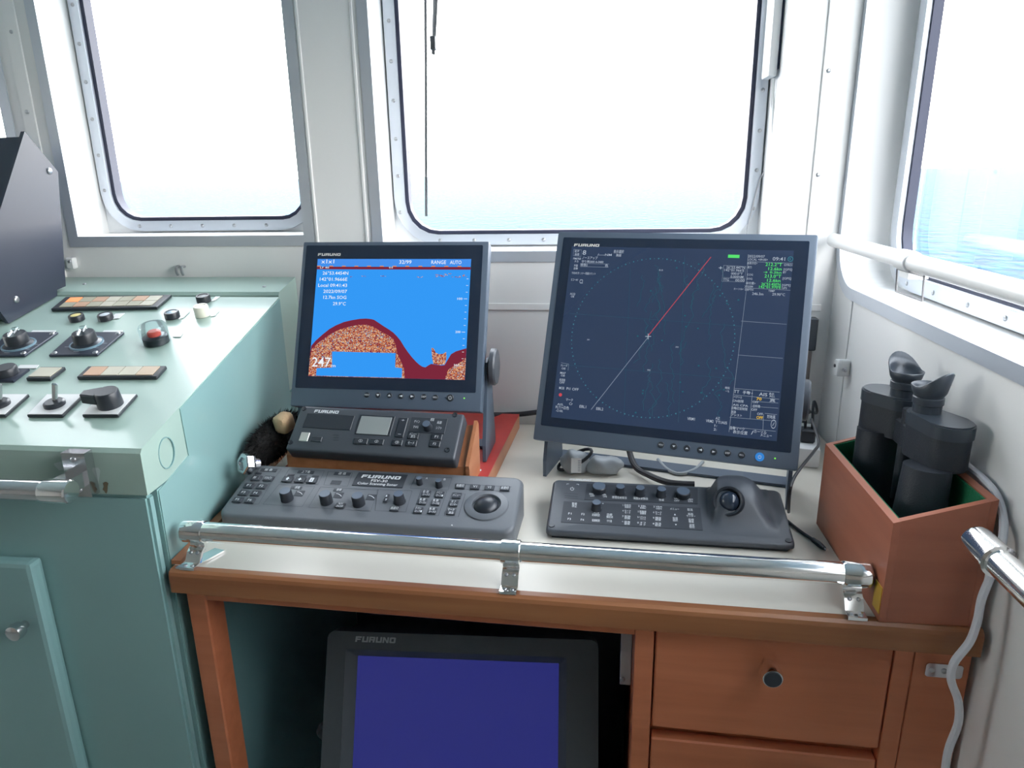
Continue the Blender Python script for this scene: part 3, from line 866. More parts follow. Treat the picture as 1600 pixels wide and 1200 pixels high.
for dy in (-4, 0, 4):
    kw, kh = SM.size(525, 684 + dy, 9, 2); u, v = SM.uv(525, 684 + dy)
    flat(b, [(u - kw / 2, v - kh / 2), (u + kw / 2, v - kh / 2), (u + kw / 2, v + kh / 2), (u - kw / 2, v + kh / 2)], .0004)
printed('grille', b, 'plate', su, SM.M)
b = bm_new()
plogo(b, SM, 510.5, 643.5, 39, 4.6, .0005)
for s, px, py, w in (('①', 564, 690, 6), ('②', 589, 691, 6), ('③', 621, 692.5, 6), ('モード', 643, 693.5, 10), ('F1', 682.5, 683.5, 5), ('F2', 679.6, 694.7, 5), ('メニュー', 646, 679.6, 11), ('戻る', 646, 683.6, 7), ('+', 630.5, 658, 5), ('-', 625, 679, 5)):
    ptext(b, SM, s, px, py, w, 3.6, .0028)
for s, px, py, w in (('ゲイン', 652, 659.5, 9), ('TVG', 650, 668, 8), ('感度', 676, 656.5, 6), ('画面', 687, 661, 7), ('シフト', 686, 669.5, 9)):
    ptext(b, SM, s, px, py, w, 3.4, .0016)
printed('lettering', b, 'print', su, SM.M)

# ------------------------------------------------------------------ left monitor
ML = Face((-.356, 1.2, 1.17), -2.1, 23.6, .345, .302)
mL = thing('sounder_monitor', (-.35, 1.25, .9315), 'left monitor showing a blue and brown echo sounder picture', 'monitor', 'desk monitors')
def monitor_case(face, parent, th=.05, lip=.006):
    W, H = face.W, face.H
    b = rbox(-W / 2, W / 2, -H / 2, H / 2, -th * .45, 0, .004, 2)
    c = ob('bezel', b, 'moncase', parent, face.M, True)
    b = bm_new(); k = [(-W / 2 + .02, -H / 2 + .02), (W / 2 - .02, H / 2 - .02)]
    box(b, k[0][0], k[1][0], k[0][1], k[1][1], -th, -th * .45 + .0005)
    ob('rear_housing', b, 'moncase', parent, face.M)
    return c
monitor_case(ML, mL, .062)
def pquad(face, pts, z):
    return flat(bm_new(), [face.uv(x, y) for x, y in pts], z)
def rect_of(face, pts):
    uv = [face.uv(*p) for p in pts]; us = [p[0] for p in uv]; vs_ = [p[1] for p in uv]
    # corners: TL TR BL BR -> mean sides
    return ((uv[0][0] + uv[2][0]) / 2, (uv[1][0] + uv[3][0]) / 2, (uv[2][1] + uv[3][1]) / 2, (uv[0][1] + uv[1][1]) / 2)
g = rect_of(ML, [(480, 383), (752, 384), (461, 606), (746, 614)])
ob('front_glass', prism(bm_new(), rrect(g[0], g[1], g[2], g[3], .002, 2), .0, .0008), 'monglass', mL, ML.M)
s = rect_of(ML, [(497, 404.5), (737, 405.5), (482.5, 587), (726, 594.5)])
sw0, sw1, sh0, sh1 = s
scr = printed('screen', flat(bm_new(), [(s[0], s[2]), (s[1], s[2]), (s[1], s[3]), (s[0], s[3])], .0012), 'scr_blue', mL, ML.M)
def sxy(x, y):        # fractions of the crop used while measuring -> screen plane
    return ML.uv(440 + x / 4, 360 + y / 4)
def clampuv(p): return (min(max(p[0], s[0]), s[1]), min(max(p[1], s[2]), s[3]))
def poly(pts): return [clampuv(sxy(*p)) for p in pts]
topc = [(188, 722), (215, 690), (260, 650), (300, 618), (340, 595), (390, 574), (440, 562), (490, 554), (530, 552), (560, 555), (580, 560), (610, 580), (640, 600), (675, 622), (700, 640), (722, 662), (745, 690), (768, 728), (790, 760), (815, 792), (840, 820), (862, 840), (880, 852), (900, 857), (918, 845), (935, 835), (955, 838), (975, 842), (1000, 845), (1020, 842), (1032, 822), (1045, 800), (1060, 775), (1090, 757), (1120, 748), (1165, 738)]
def strip_fill(b, top, ybot, z):
    """fill between a curve and a bottom line in the screen plane"""
    T = [clampuv(sxy(*p)) for p in top]
    B = [clampuv(sxy(x - (950 - y) * .07 if False else x, ybot)) for x, y in top]
    tv = [b.verts.new((*p, z)) for p in T]; bv = [b.verts.new((q[0], s[2] if ybot > 900 else q[1], z)) for q in B]
    for i in range(len(T) - 1):
        try: b.faces.new((bv[i], bv[i + 1], tv[i + 1], tv[i]))
        except ValueError: pass
    return b
b = strip_fill(bm_new(), [(150, 760)] + topc, 960, .0015)
printed('seabed_echo', b, 'scr_brown', scr, ML.M)
b = strip_fill(bm_new(), [(150, 790), (190, 745), (230, 705), (300, 655), (360, 622), (420, 605), (480, 592), (530, 590), (580, 606), (620, 632), (665, 655), (700, 680), (715, 720), (725, 770), (745, 815), (765, 860), (772, 930)], 960, .0018)
strip_fill(b, [(1022, 935), (1035, 890), (1045, 870), (1075, 850), (1100, 838), (1150, 800), (1170, 795)], 960, .0018)
flat(b, poly([(938, 735), (952, 738), (965, 765), (985, 775), (1012, 772), (1030, 758), (1032, 800), (1022, 838), (985, 843), (950, 836), (942, 790)]), .0018)
for (x, y, w, h) in ((935, 268, 110, 16), (960, 282, 60, 10), (1060, 285, 60, 8), (1130, 276, 50, 14), (840, 288, 40, 6), (620, 282, 30, 6), (500, 284, 26, 5), (430, 288, 20, 5)):
    for k in range(6):
        xx = x + random.random() * w; yy = y + random.random() * h
        flat(b, poly([(xx, yy), (xx + w * .18, yy + 1), (xx + w * .16, yy + 4), (xx + 2, yy + 4)]), .0018)
printed('speckled_echo', b, 'scr_speckle', scr, ML.M)
b = flat(bm_new(), [(clampuv(sxy(*p))[0], s[2] + .0008 if p[1] > 900 else sxy(*p)[1]) for p in [(318, 758), (318, 858), (222, 862), (218, 915), (753, 930), (756, 862), (712, 858), (715, 768)]][::-1], .0021)
printed('blank_echo', b, 'scr_blue', scr, ML.M)
b = flat(bm_new(), [(s[0], sxy(228, 222)[1]), (s[1], sxy(228, 222)[1] + .0), (s[1], s[3]), (s[0], s[3])], .0015)
printed('header_bar', b, 'scr_head', scr, ML.M)
y0 = sxy(300, 245)[1]; y1 = sxy(300, 228)[1]
b = flat(bm_new(), [(s[0], y0), (s[1], y0), (s[1], y1), (s[0], y1)], .0018)
printed('header_line', b, 'scr_brown', scr, ML.M)
b = bm_new(); n = 24
for k in range(n):
    x0 = s[0] + (s[1] - s[0]) * k / n
    if k % 2 == 0: flat(b, [(x0, y1), (x0 + .007, y1), (x0 + .007, y1 + .0016), (x0, y1 + .0016)], .0019)
printed('header_dashes', b, 'scr_orange', scr, ML.M)
b = bm_new()
Z = .0024
for st, px, py, w, h in (('x1x1', 513, 409, 20, 6), ('32/99', 634, 410, 19, 5.5), ('RANGE', 686, 410.3, 23, 5.5), ('AUTO', 712.5, 410.5, 18, 5.5),
                         ("26°53.4454N", 525, 427.3, 40, 5), ("142°01.9666E", 522, 436.8, 43, 5), ('Local 09:41:43', 520.5, 446.3, 45, 5),
                         ('2022/09/07', 524.5, 455.7, 37, 5), ('12.7kn SOG', 524, 465, 36, 5), ('29.9°C', 531, 475, 20, 5), ('247', 503, 566, 29, 14.5), ('m', 521.5, 571.5, 7, 4.5),
                         ('100', 719, 467.3, 8, 3.4), ('200', 716, 519, 8, 3.4), ('300', 713.5, 571, 8, 3.4), ('LF 40', 508, 418.6, 14, 2.6), ('0.0', 611.5, 418.6, 6, 2.6)):
    ptext(b, ML, st, px, py, w, h, Z, bold=.006)
for k in range(16):
    yy = 305 + k * 41.5; xr = 1170 - (yy - 305) * .062; L = 22 if k % 5 == 3 else 12
    p = [sxy(xr - L, yy), sxy(xr, yy + .5)]
    ribbon(b, p, .0007, Z)
printed('screen_lettering', b, 'scr_white', scr, ML.M)
b = bm_new(); plogo(b, ML, 515, 398, 36, 4, .0011)
printed('logo_lettering', b, 'logoprint', mL, ML.M)
def monitor_buttons(face, parent, pts, r, power, led, powermat):
    b2 = bm_new()
    for i, (px, py) in enumerate(pts):
        ob('button', lathe(bm_new(), [(r, 0), (r, .0012), (r * .85, .0018), (0, .0018)], 18), 'blackplastic', parent, face.atp(px, py), True)
        ptext(b2, face, ('MENU', '▼', '▲', '◄', '►', 'DISP', 'BRILL')[i], px, py, 5 if 0 < i < 5 else 7, 2.6, .0021)
    ob('power_button', lathe(bm_new(), [(r * 1.3, 0), (r * 1.3, .0012), (r * 1.1, .002), (0, .002)], 18), powermat, parent, face.atp(*power), True)
    ptext(b2, face, '⏻', power[0], power[1], 5, 5, .0023)
    ob('status_led', lathe(bm_new(), [(.0013, 0), (.0013, .001), (0, .0012)], 10), 'led_green', parent, face.atp(*led))
    printed('button_lettering', b2, 'print', parent, face.M)
monitor_buttons(ML, mL, [(573.7, 617), (591, 617.5), (608.7, 618), (626.7, 619), (644.5, 619.5), (662.5, 620), (680.7, 621)], .0047, (703.7, 621.7), (725.5, 622.3), 'blackplastic')
# bracket with clamp knobs, standing on the red board
def mount(face, parent, zbase, W, kn=.028, back=.034, vp=-.045, inset=.006, bb=.03):
    for sgn in (-1, 1):
        x = sgn * (W / 2 + inset)
        pv = face.M @ Vector((x, vp, -back))
        foot = Vector((pv.x, pv.y, zbase))
        b = bm_new(); o = face.u * .003
        bdir = Vector((-face.u.y, face.u.x, 0))
        pl = [foot - bdir * .05, foot + bdir * .05, foot + bdir * .05 + Vector((0, 0, .012)), pv + bdir * .018 + Vector((0, 0, .012)), pv - bdir * .018 + Vector((0, 0, .012)), pv - bdir * .02 - Vector((0, 0, .03)), foot - bdir * .05 + Vector((0, 0, .03))]
        a = [b.verts.new(p - o) for p in pl]; c = [b.verts.new(p + o) for p in pl]; n = len(pl)
        b.faces.new(a); b.faces.new(c[::-1])
        for i in range(n): b.faces.new((a[i], c[i], c[(i + 1) % n], a[(i + 1) % n]))
        arm = ob('bracket_arm', b, 'moncase', parent)
        M = Matrix.Translation(pv + face.u * (sgn * .003)) @ face.M.to_3x3().to_4x4() @ Matrix.Rotation(R(90 * sgn), 4, 'Y')
        if sgn > 0: ob('clamp_knob', lathe(bm_new(), [(kn * .5, 0), (kn * .55, .004), (kn, .005), (kn, .012), (kn * .92, .015), (kn * .5, .016), (0, .015)], 26), 'darkplastic', arm, M, True)
    b = bm_new(); L_ = face.M @ Vector((-W / 2 - inset - .003, vp, -back)); R_ = face.M @ Vector((W / 2 + inset + .003, vp, -back))
    bdir = Vector((-face.u.y, face.u.x, 0)); L_ = L_ + bdir * bb; R_ = R_ + bdir * bb; bdir = bdir * .018
    v = [b.verts.new(Vector((p.x, p.y, zbase)) + d + Vector((0, 0, h))) for h in (0, .005) for p, d in ((L_, -bdir), (R_, -bdir), (R_, bdir), (L_, bdir))]
    for f in ((3, 2, 1, 0), (4, 5, 6, 7), (0, 1, 5, 4), (1, 2, 6, 5), (2, 3, 7, 6), (3, 0, 4, 7)): b.faces.new([v[i] for i in f])
    ob('bracket_base', b, 'moncase', parent)
mount(ML, mL, .932, .345, .033, .040, -.066, .0)

# ------------------------------------------------------------------ right monitor
MR = Face((.125, 1.15, 1.154), -14.4, 23.3, .422, .368)
mR = thing('radar_monitor', (.16, 1.2, .9), 'larger right monitor showing a dark radar chart', 'monitor', 'desk monitors')
monitor_case(MR, mR, .06)
g = rect_of(MR, [(884, 371), (1263, 377), (842, 664), (1238, 708)])
ob('front_glass', prism(bm_new(), rrect(g[0], g[1], g[2], g[3], .002, 2), .0, .0008), 'monglass', mR, MR.M)
s = rect_of(MR, [(893, 385), (1239, 392), (862, 652), (1215, 690)])
scr = printed('screen', flat(bm_new(), [(s[0], s[2]), (s[1], s[2]), (s[1], s[3]), (s[0], s[3])], .0011), 'scr_navy', mR, MR.M)
Z = .0016
cu, cv = MR.uv(1016, 527)
rad = (MR.uv(1146, 527)[0] - MR.uv(892, 522)[0]) / 2
# depth contours and range ring
b = bm_new()
rnd = random.Random(3)
for k in range(26):
    px = rnd.choice([1010, 1015, 1022, 1030, 1060, 1075, 1110, 1120, 1130]) + rnd.uniform(-14, 14); py = rnd.uniform(405, 600)
    L = rnd.randint(10, 26); pts = []
    for i in range(L):
        pts.append(MR.uv(px, py)); px += rnd.uniform(-4.5, 3.6); py += rnd.uniform(1, 6.5)
        if py > 655: break
    if len(pts) > 3: ribbon(b, pts, .0005, .0013)
for k in range(22):
    u, v = MR.uv(rnd.choice([1020, 1013, 1115, 1070, 1145]) + rnd.uniform(-22, 22), rnd.uniform(400, 650)); q = .0012
    flat(b, [(u - q, v - q), (u + q * 1.4, v - q), (u + q, v + q), (u - q, v + q * .6)], .0013)
for x0, y0_, x1, y1_ in ((890, 490, 1160, 510), (985, 420, 975, 650), (1070, 400, 1060, 660), (880, 570, 1150, 592)):
    ribbon(b, [MR.uv(x0, y0_), MR.uv(x1, y1_)], .0003, .0013)
printed('depth_contours', b, 'scr_teal', scr, MR.M)
b = bm_new()
for k in range(120):
    a = 2 * math.pi * k / 120; q = .0006 if k % 2 else .0010
    u, v = cu + rad * math.cos(a), cv + rad * math.sin(a)
    if u > MR.uv(1162, 500)[0]: continue
    flat(b, [(u - q, v - q), (u + q, v - q), (u + q, v + q), (u - q, v + q)], .0015)
printed('range_ring', b, 'scr_dot', scr, MR.M)
b = bm_new(); ribbon(b, [MR.uv(1013, 525), MR.uv(1111, 402)], .0011, .0017)
u, v = MR.uv(876, 617); flat(b, [(u + .003 * math.cos(a), v + .003 * math.sin(a)) for a in [k * .628 for k in range(10)]], Z)
printed('heading_line', b, 'scr_red', scr, MR.M)
b = bm_new(); ribbon(b, [MR.uv(1013, 527), MR.uv(924, 640)], .0009, .0016)
for pts in ([(1169, 398), (1166, 455), (1139, 675)], [(1158, 502), (1229, 507)], [(1153, 555), (1223, 560)], [(1170, 409), (1239, 412)], [(1163, 450), (1235, 454)],
            [(1147, 607), (1218, 613)], [(1146, 617), (1217, 624)], [(1140, 652), (1213, 658)], [(1140, 667), (1212, 674)], [(1176, 609), (1172, 654)], [(1193, 647), (1192, 672)],
            [(1131, 415), (1166, 417), (1163, 441), (1128, 440), (1131, 415)], [(1130, 434), (1163, 436)], [(897, 390), (909, 391), (908, 401), (896, 400), (897, 390)],
            [(907, 412), (952, 413), (951, 418), (907, 417)], [(877, 567), (889, 569), (888, 579)], [(1175, 627), (1216, 630)], [(1175, 635), (1216, 638)], [(1195, 646), (1214, 648)]):
    ribbon(b, [MR.uv(*p) for p in pts], .0006, Z)
printed('screen_lines', b, 'scr_grey', scr, MR.M)
b = bm_new()
for d in ((-4.5, 0, 4.5, 0), (0, -4.5, 0, 4.5)): ribbon(b, [MR.uv(1013 + d[0], 526 + d[1]), MR.uv(1013 + d[2], 526 + d[3])], .0011, .0019)
TX = (('航海', 902, 393, 7, 3), ('画面', 902, 398, 7, 3), ('8', 913.5, 395, 5.5, 7), ('/----NM', 945, 398.5, 22, 3.4), ('表示選択', 967, 393.8, 16, 4), ('無線', 967, 399.5, 8, 3.5),
      ('PM/RB', 902, 404.5, 12, 3), ('ノースアップ', 922, 403.5, 24, 3.6), ('チカ', 901, 409, 6, 3), ('守り神2000 A-0480', 926, 409.5, 34, 3.4), ('映像2', 913, 414.5, 11, 3.2), ('色', 948, 415.5, 5, 3.4),
      ('海面', 900, 415.5, 6, 2.8), ('自動', 900, 420, 6, 2.8), ('TIDEカ', 899.5, 427, 12, 3), ('ソナー同期カウント', 919, 428, 24, 3), ('エコーAV', 898, 437.5, 11, 3), ('C2', 908.5, 440, 5, 6),
      ('ACQ', 895, 459.5, 8, 3), ('OB', 895, 463.5, 5, 3), ('Pレーダ', 882, 571.5, 10, 3), ('OB', 881, 576, 6, 3), ('MAP', 880, 583, 8.5, 3.2), ('OB', 880, 587, 6, 3), ('船首線', 879, 594, 9, 3.2), ('OFF', 878.5, 598, 8, 3),
      ('MOB', 878, 606.5, 8, 4), ('Pi1 OFF', 895, 608, 19, 4), ('マーク', 890, 625, 11, 3.6), ('Cr', 892.5, 631, 5.5, 4), ('AIS,', 876, 632, 10, 3), ('PLT1+白色', 879, 637, 21, 4), ('-○100,', 874.5, 642, 11, 3.4),
      ('EBL1', 911, 635.5, 10.5, 4.2), ('EBL2', 937.5, 639, 11, 4.2), ('VRM1', 1080, 654.5, 12, 4.4), ('VRM2', 1109, 658, 12, 4.4), ('AZ', 1121.5, 653.8, 6.5, 4), ('TT/AIS', 1127, 660.2, 18.5, 4.2), ('1:', 1118.5, 665, 4, 3.6), ('2:', 1117.5, 671, 5, 3.6),
      ('2022/09/07', 1182, 401, 26, 3.8), ('LOCAL +09:00>', 1184, 406, 31, 3.4), ('09:41', 1217, 405, 19.5, 5.4), ('船首方位>', 1175.5, 411.7, 16, 3), ('速力', 1171, 418, 7, 3), ('GYRO1', 1231.5, 414.5, 13, 3.2), ('[GPS]', 1231, 421.5, 13, 3.2), ('BT', 1226, 426, 5, 3),
      ('COG', 1172, 429.5, 9, 3), ('[GPS]', 1229.5, 435.5, 13, 3.2), ('SOG', 1171, 436, 9, 3), ('船位置>', 1173, 443, 15, 3), ('[GPS]', 1228.5, 446, 13, 3.2), ('WGS84', 1170, 448, 13, 3), ('GPS', 1225.5, 450.5, 8, 3), ('DEPTH', 1170.5, 453, 13, 3.2), ('TEMP', 1205.5, 455, 10, 3),
      ('246.3m', 1184, 459.5, 17.5, 4), ('29.90°C', 1216.5, 460.5, 20, 4), ("26°53.447'N", 1149.5, 418.3, 29, 3.8), ("142°01.966'E", 1147.5, 422.7, 31, 3.8), ('000.0°T', 1151.5, 428, 18, 3.6), ('0.000NM', 1151.5, 433, 20, 3.6), ('TTG', 1134.5, 437.5, 9, 3.8), ('00:00', 1156, 438.5, 14, 3.8), ('カーソル>', 1154, 452, 15, 2.8),
      ('TT', 1151, 612, 8.5, 4.6), ('手動 ▸', 1168.5, 614, 16, 4), ('AIS', 1192.5, 616.5, 13, 5), ('表示', 1205.5, 616, 8, 3.2), ('ALL', 1206.5, 619.5, 9, 2.8), ('ベクトル', 1153, 620.8, 13, 3), ('CPA制限', 1153.5, 627, 17, 3.4), ('AIS CPA', 1157, 633.5, 24, 3.2), ('自動捕捉制限', 1155.5, 638.7, 25, 3.4), ('航跡', 1146.5, 644, 7, 3.4), ('アシスト', 1151, 649, 17, 3),
      ('OFF', 1180.5, 628.5, 9, 3.6), ('全対象', 1182, 635, 12, 3.6), ('OFF', 1178.5, 640.3, 9, 3.6), ('OFF', 1187.5, 647, 9, 3.6), ('真', 1207, 626, 9, 4), ('対地真', 1205, 651.7, 13, 4.4), ('自動マーク', 1152, 669.8, 23, 4), ('表示位置', 1156.5, 676, 23, 4), ('/', 1175.5, 676, 4, 6), ('カーソル', 1188, 675, 20, 4), ('メニュー', 1197, 680.5, 18, 4),
      ('時刻', 1136.5, 606.5, 7, 3), ('ー%', 1136.5, 611.5, 6, 3), ('+', 1126, 419, 6, 6), ('⊘', 1208.5, 663, 8, 7), ('0.0', 1033, 422.5, 6, 2.4), ('30', 919.5, 531, 4, 2), ('30', 1058, 542.5, 5, 2), ('90', 1014, 578.5, 5, 2.4))
for st, px, py, w, h in TX: ptext(b, MR, st, px, py, w, h, Z, bold=.006)
printed('screen_lettering', b, 'scr_pale', scr, MR.M)
b = bm_new()
for (px, py, w, h) in ((1146.5, 401, 18, 5), (1210, 423, .1, .1)):
    kw, kh = MR.size(px, py, w, h); u, v = MR.uv(px, py); flat(b, [(u - kw / 2, v - kh / 2), (u + kw / 2, v - kh / 2), (u + kw / 2, v + kh / 2), (u - kw / 2, v + kh / 2)], Z)
for st, px, py, w, h in (('212.2°T', 1209, 413.7, 26, 5), ('12.6kn', 1211, 420.5, 21, 4.6), ('→ 0.2kn', 1207, 426, 28, 3.4), ('213.0°T', 1207.5, 432, 26, 5), ('12.6kn', 1209, 438.6, 21, 4.6), ("26°53.450'N", 1204.5, 444.5, 30, 4), ("142°01.970'E", 1203, 449, 34, 4)):
    ptext(b, MR, st, px, py, w, h, Z, bold=.012)
printed('green_readout', b, 'scr_green', scr, MR.M)
b = bm_new()
for st, px, py, w, h in (('70', 1186, 623.5, 8, 4.2), ('OFF', 1187, 652.7, 10, 4.4)): ptext(b, MR, st, px, py, w, h, Z, bold=.012)
printed('yellow_readout', b, 'scr_yellow', scr, MR.M)
u, v = MR.uv(1235, 405.3)
b = ring(bm_new(), [(u + .0042 * math.cos(a * .3142), v + .0042 * math.sin(a * .3142)) for a in range(20)], [(u + .003 * math.cos(a * .3142), v + .003 * math.sin(a * .3142)) for a in range(20)], Z, Z + .0003)
flat(b, [(u - .002, v), (u - .0005, v - .0015), (u + .001, v), (u - .0005, v + .0015)], Z + .0002)
printed('clock_icon', b, 'scr_dot', scr, MR.M)
b = bm_new(); plogo(b, MR, 917, 383.5, 40, 4.2, .0011)
printed('logo_lettering', b, 'logoprint', mR, MR.M)
monitor_buttons(MR, mR, [(1033, 695), (1053, 697.5), (1073.5, 700.5), (1094.5, 703), (1115.5, 706), (1137, 708), (1159, 711)], .0052, (1187, 714), (1211, 716.3), 'led_blue')
mount(MR, mR, .9005, .422, .033, .050, -.070, -.008, .055)

# ------------------------------------------------------------------ sonar control unit (long, in front)
FS = Face((-.334, .979, .944), -2.58, 75.1, .46, .128)
fs = thing('sonar_control_unit', (-.334, .98, .9), 'long grey sonar control unit with knobs and trackball', 'control unit')
def wedge_case(face, W, H, zbase, r, bev, matname, parent, rim=0.0):
    """rounded slab whose underside stands flat on zbase, its top edge rounded over"""
    b = bm_new(); rows = []
    def row(ins, n):
        return [face.M @ Vector((x, y, n)) for x, y in rrect(-W / 2 + ins, W / 2 - ins, -H / 2 + ins, H / 2 - ins, r - ins * .5, 6)]
    R0 = row(0, -bev)
    rows.append([Vector((p.x, p.y, zbase)) for p in R0])
    for a in (0, 22, 45, 68, 90): rows.append(row(bev * (1 - math.cos(R(a))), -bev * (1 - math.sin(R(a)))))
    vv = [[b.verts.new(p) for p in q] for q in rows]; n = len(vv[0])
    b.faces.new(vv[0][::-1]); b.faces.new(vv[-1])
    for a, c in zip(vv, vv[1:]):
        for i in range(n): b.faces.new((a[i], a[(i + 1) % n], c[(i + 1) % n], c[i]))
    return ob('casing', b, matname, parent, None, True)
wedge_case(FS, FS.W, FS.H, .9005, .017, .006, 'greyplastic', fs)
kp = 'plate'
for px, py in ((389.6, 760), (409, 761), (381, 771), (400, 772), (371.7, 782), (391, 783)): key(FS, px, py, 15, 8, kp, fs)
for px, py in ((401, 748), (419.6, 748.7)): key(FS, px, py, 15, 8, kp, fs)
for px, py in ((449.7, 750), (469, 750.7), (487.5, 751.7)): key(FS, px, py, 16, 8.5, kp, fs)
for px, py in ((666, 772.5), (687, 774), (660.4, 785), (681, 786.4), (654, 798.5), (675.5, 799.5), (714, 775.5), (709, 788), (705, 801)): key(FS, px, py, 14, 9, kp, fs)
for px, py in ((719.4, 760.7), (742.5, 762), (765, 763.3), (789, 764.4), (617, 796), (531.7, 791)): key(FS, px, py, 15, 7.5, kp, fs)
key(FS, 604, 779.5, 6, 13, kp, fs, name='rocker')
for px, py, w, h in ((420, 735, 26, 4.5), (478, 738, 26, 4.5), (535, 740.5, 26, 4.5), (525, 754, 16, 6), (455, 742.6, 11, 3), (474, 743.8, 11, 3), (493, 744.8, 11, 3), (463, 762.5, 18, 4), (528, 766, 14, 4), (404, 740, 10, 3)):
    key(FS, px, py, w, h, kp, fs, .0006, name='label_plate', bev=.0002)
for px, py in ((468, 771), (529, 774), (580, 777)): key(FS, px, py, 14, 9, kp, fs, .0006, name='label_plate', bev=.0002)
lp = key(FS, 594, 750.5, 80, 21, kp, fs, .0012, name='logo_plate', bev=.0004)
b = bm_new()
plogo(b, FS, 596, 746.5, 63, 5, .0015)
ptext(b, FS, 'FSV-30', 593, 752.2, 26, 3.8, .0015, bold=.015)
ptext(b, FS, 'Color Scanning Sonar', 590, 757.3, 64, 3.4, .0015, bold=.01)
for st, px, py, w in (('F1', 389.6, 760, 6), ('F2', 409, 761, 6), ('F3', 381, 771, 6), ('F4', 400, 772, 6), ('F5', 371.7, 782, 6), ('F6', 391, 783, 6), ('▦ ┆', 401, 748, 9), ('▤⏻', 419.6, 748.7, 11),
                      ('⬆', 449.7, 750, 6), ('✦', 469, 750.7, 6), ('⬇', 487.5, 751.7, 6), ('V1', 742.5, 762, 6), ('V2', 765, 763.3, 6), ('画面切', 719.4, 760.7, 12), ('画面切', 789, 764.4, 12), ('画面切', 617, 796, 12),
                      ('メニュー', 714, 775.5, 12), ('オフ', 709, 785.8, 7), ('センター', 709, 790.5, 11), ('マーク', 705, 798.5, 10), ('消去', 705, 803.5, 8), ('▲', 604.5, 776.5, 3), ('▼', 603.5, 783, 3), ('N/V', 533, 789, 7), ('ON/OFF', 531, 793, 11)):
    ptext(b, FS, st, px, py, w, 4.4 if st in '⬆⬇✦' else 3.2, .0028)
for (px, py), (s1_, s2_) in zip(((666, 772.5), (687, 774), (660.4, 785), (681, 786.4), (654, 798.5), (675.5, 799.5)), (('自 船', 'マーク○'), ('イベント', 'マーク●'), ('魚 群', 'マーク⊙'), ('魚 群', 'マーク◎'), ('ターゲット', 'ロック●'), ('魚 群', 'マーク○'))):
    ptext(b, FS, s1_, px, py - 2.2, 9, 3, .0028); ptext(b, FS, s2_, px, py + 2.4, 11, 3, .0028)
for st, px, py, w in (('映 像', 420, 735, 12), ('上下角', 478, 738, 13), ('送 信', 535, 740.5, 12), ('感度', 465, 762.5, 8), ('距離', 530, 766, 8), ('A', 667, 748, 3), ('B', 695, 749.7, 3)):
    ptext(b, FS, st, px, py, w, 3, .001)
for px, py in ((468, 771), (529, 774), (580, 777)):
    u, v = FS.uv(px, py); ribbon(b, [(u - .005 + .011 * k / 6, v + .003 - .006 * (k / 6) ** 2) for k in range(7)], .0009, .001)
printed('lettering', b, 'print', fs, FS.M)
b = bm_new()
for c in ([(405, 732), (440, 733), (422, 756), (393, 754)], [(384, 755), (422, 757), (404, 788), (364, 786)], [(452, 733), (507, 736), (497, 757), (438, 755)], [(436, 757), (492, 760), (472, 792), (411, 788)], [(513, 737), (551, 739), (543, 760), (506, 758)], [(501, 761), (592, 766), (579, 799), (482, 793)], [(650, 744), (706, 747), (700, 766), (641, 763)], [(712, 756), (800, 761), (797, 768), (711, 764)], [(658, 766), (698, 768), (685, 806), (645, 803)], [(707, 770), (727, 772), (716, 808), (694, 806)], [(590, 765), (644, 767), (634, 800), (586, 798)]):
    outline(b, FS, c)
printed('panel_outlines', b, 'plate', fs, FS.M)
for px, py in ((449, 780), (510.6, 784.5), (561, 787.5)): knob(FS, px, py, .0098, .017, fs, skirt=False)
knob(FS, 624.5, 784, .0085, .016, fs, skirt=True)
knob(FS, 656, 756, .0052, .012, fs, skirt=False); knob(FS, 686, 760, .0052, .012, fs, skirt=True)
M = FS.atp(760, 790)
tb = ob('trackball_ring', lathe(bm_new(), [(.034, 0), (.033, .002), (.028, .0035), (.0225, .004), (.0205, .001), (.0205, -.004)], 32), 'greyplastic', fs, M, True)
ob('trackball', lathe(bm_new(), [(.0195, -.002)] + [(.0195 * math.cos(R(a)), -.002 + .0125 * math.sin(R(a))) for a in (15, 30, 45, 60, 75)] + [(0, .0105)], 28), 'blackplastic', tb, M, True)
ob('status_led', lathe(bm_new(), [(.0012, 0), (.001, .0008), (0, .001)], 8), 'whiteplastic', fs, FS.atp(706, 821))

# ------------------------------------------------------------------ radar control unit
RC = Face((.116, .998, .928), -2.32, 76.87, .354, .128)
rc = thing('radar_control_unit', (.116, 1.0, .9), 'dark radar control unit with raised trackball housing', 'control unit')
wedge_case(RC, .354, .128, .9065, .010, .005, 'darkplastic', rc)
b = bm_new()
for s_ in (1,):
    prism(b, [(-.168, -.055), (.168, -.055), (.168, .055), (-.168, .055)], .9003, .9064, Matrix.Translation((.116, .998, 0)) @ Matrix.Rotation(R(-2.32), 4, 'Z'))
ob('foot_frame', b, 'blackplastic', rc)
def pplate(face, corners, th, matname, parent, name):
    b = bm_new(); prism(b, [face.uv(*c) for c in corners], 0, th); return ob(name, b, matname, parent, face.M)
pplate(RC, [(913, 781), (1090, 788), (1090, 763), (917, 756)], .0006, 'plate', rc, 'knob_panel')
pplate(RC, [(876.5, 816), (1098, 829), (1094, 794), (881, 783.5)], .0006, 'plate', rc, 'key_panel')
for px, py, r in ((936, 767, .0115), (1067, 775, .0115)): knob(RC, px, py, r, .010, rc, skirt=False)
for px, py in ((969, 771), (1000, 773), (1033, 775), (932, 796)): knob(RC, px, py, .0075, .014, rc)
for px, py in ((862, 821), (1232, 845)):
    ob('corner_cap', lathe(bm_new(), [(.0045, 0), (.0043, .0012), (0, .0012)], 14), 'blackplastic', rc, RC.atp(px, py))
b = bm_new()
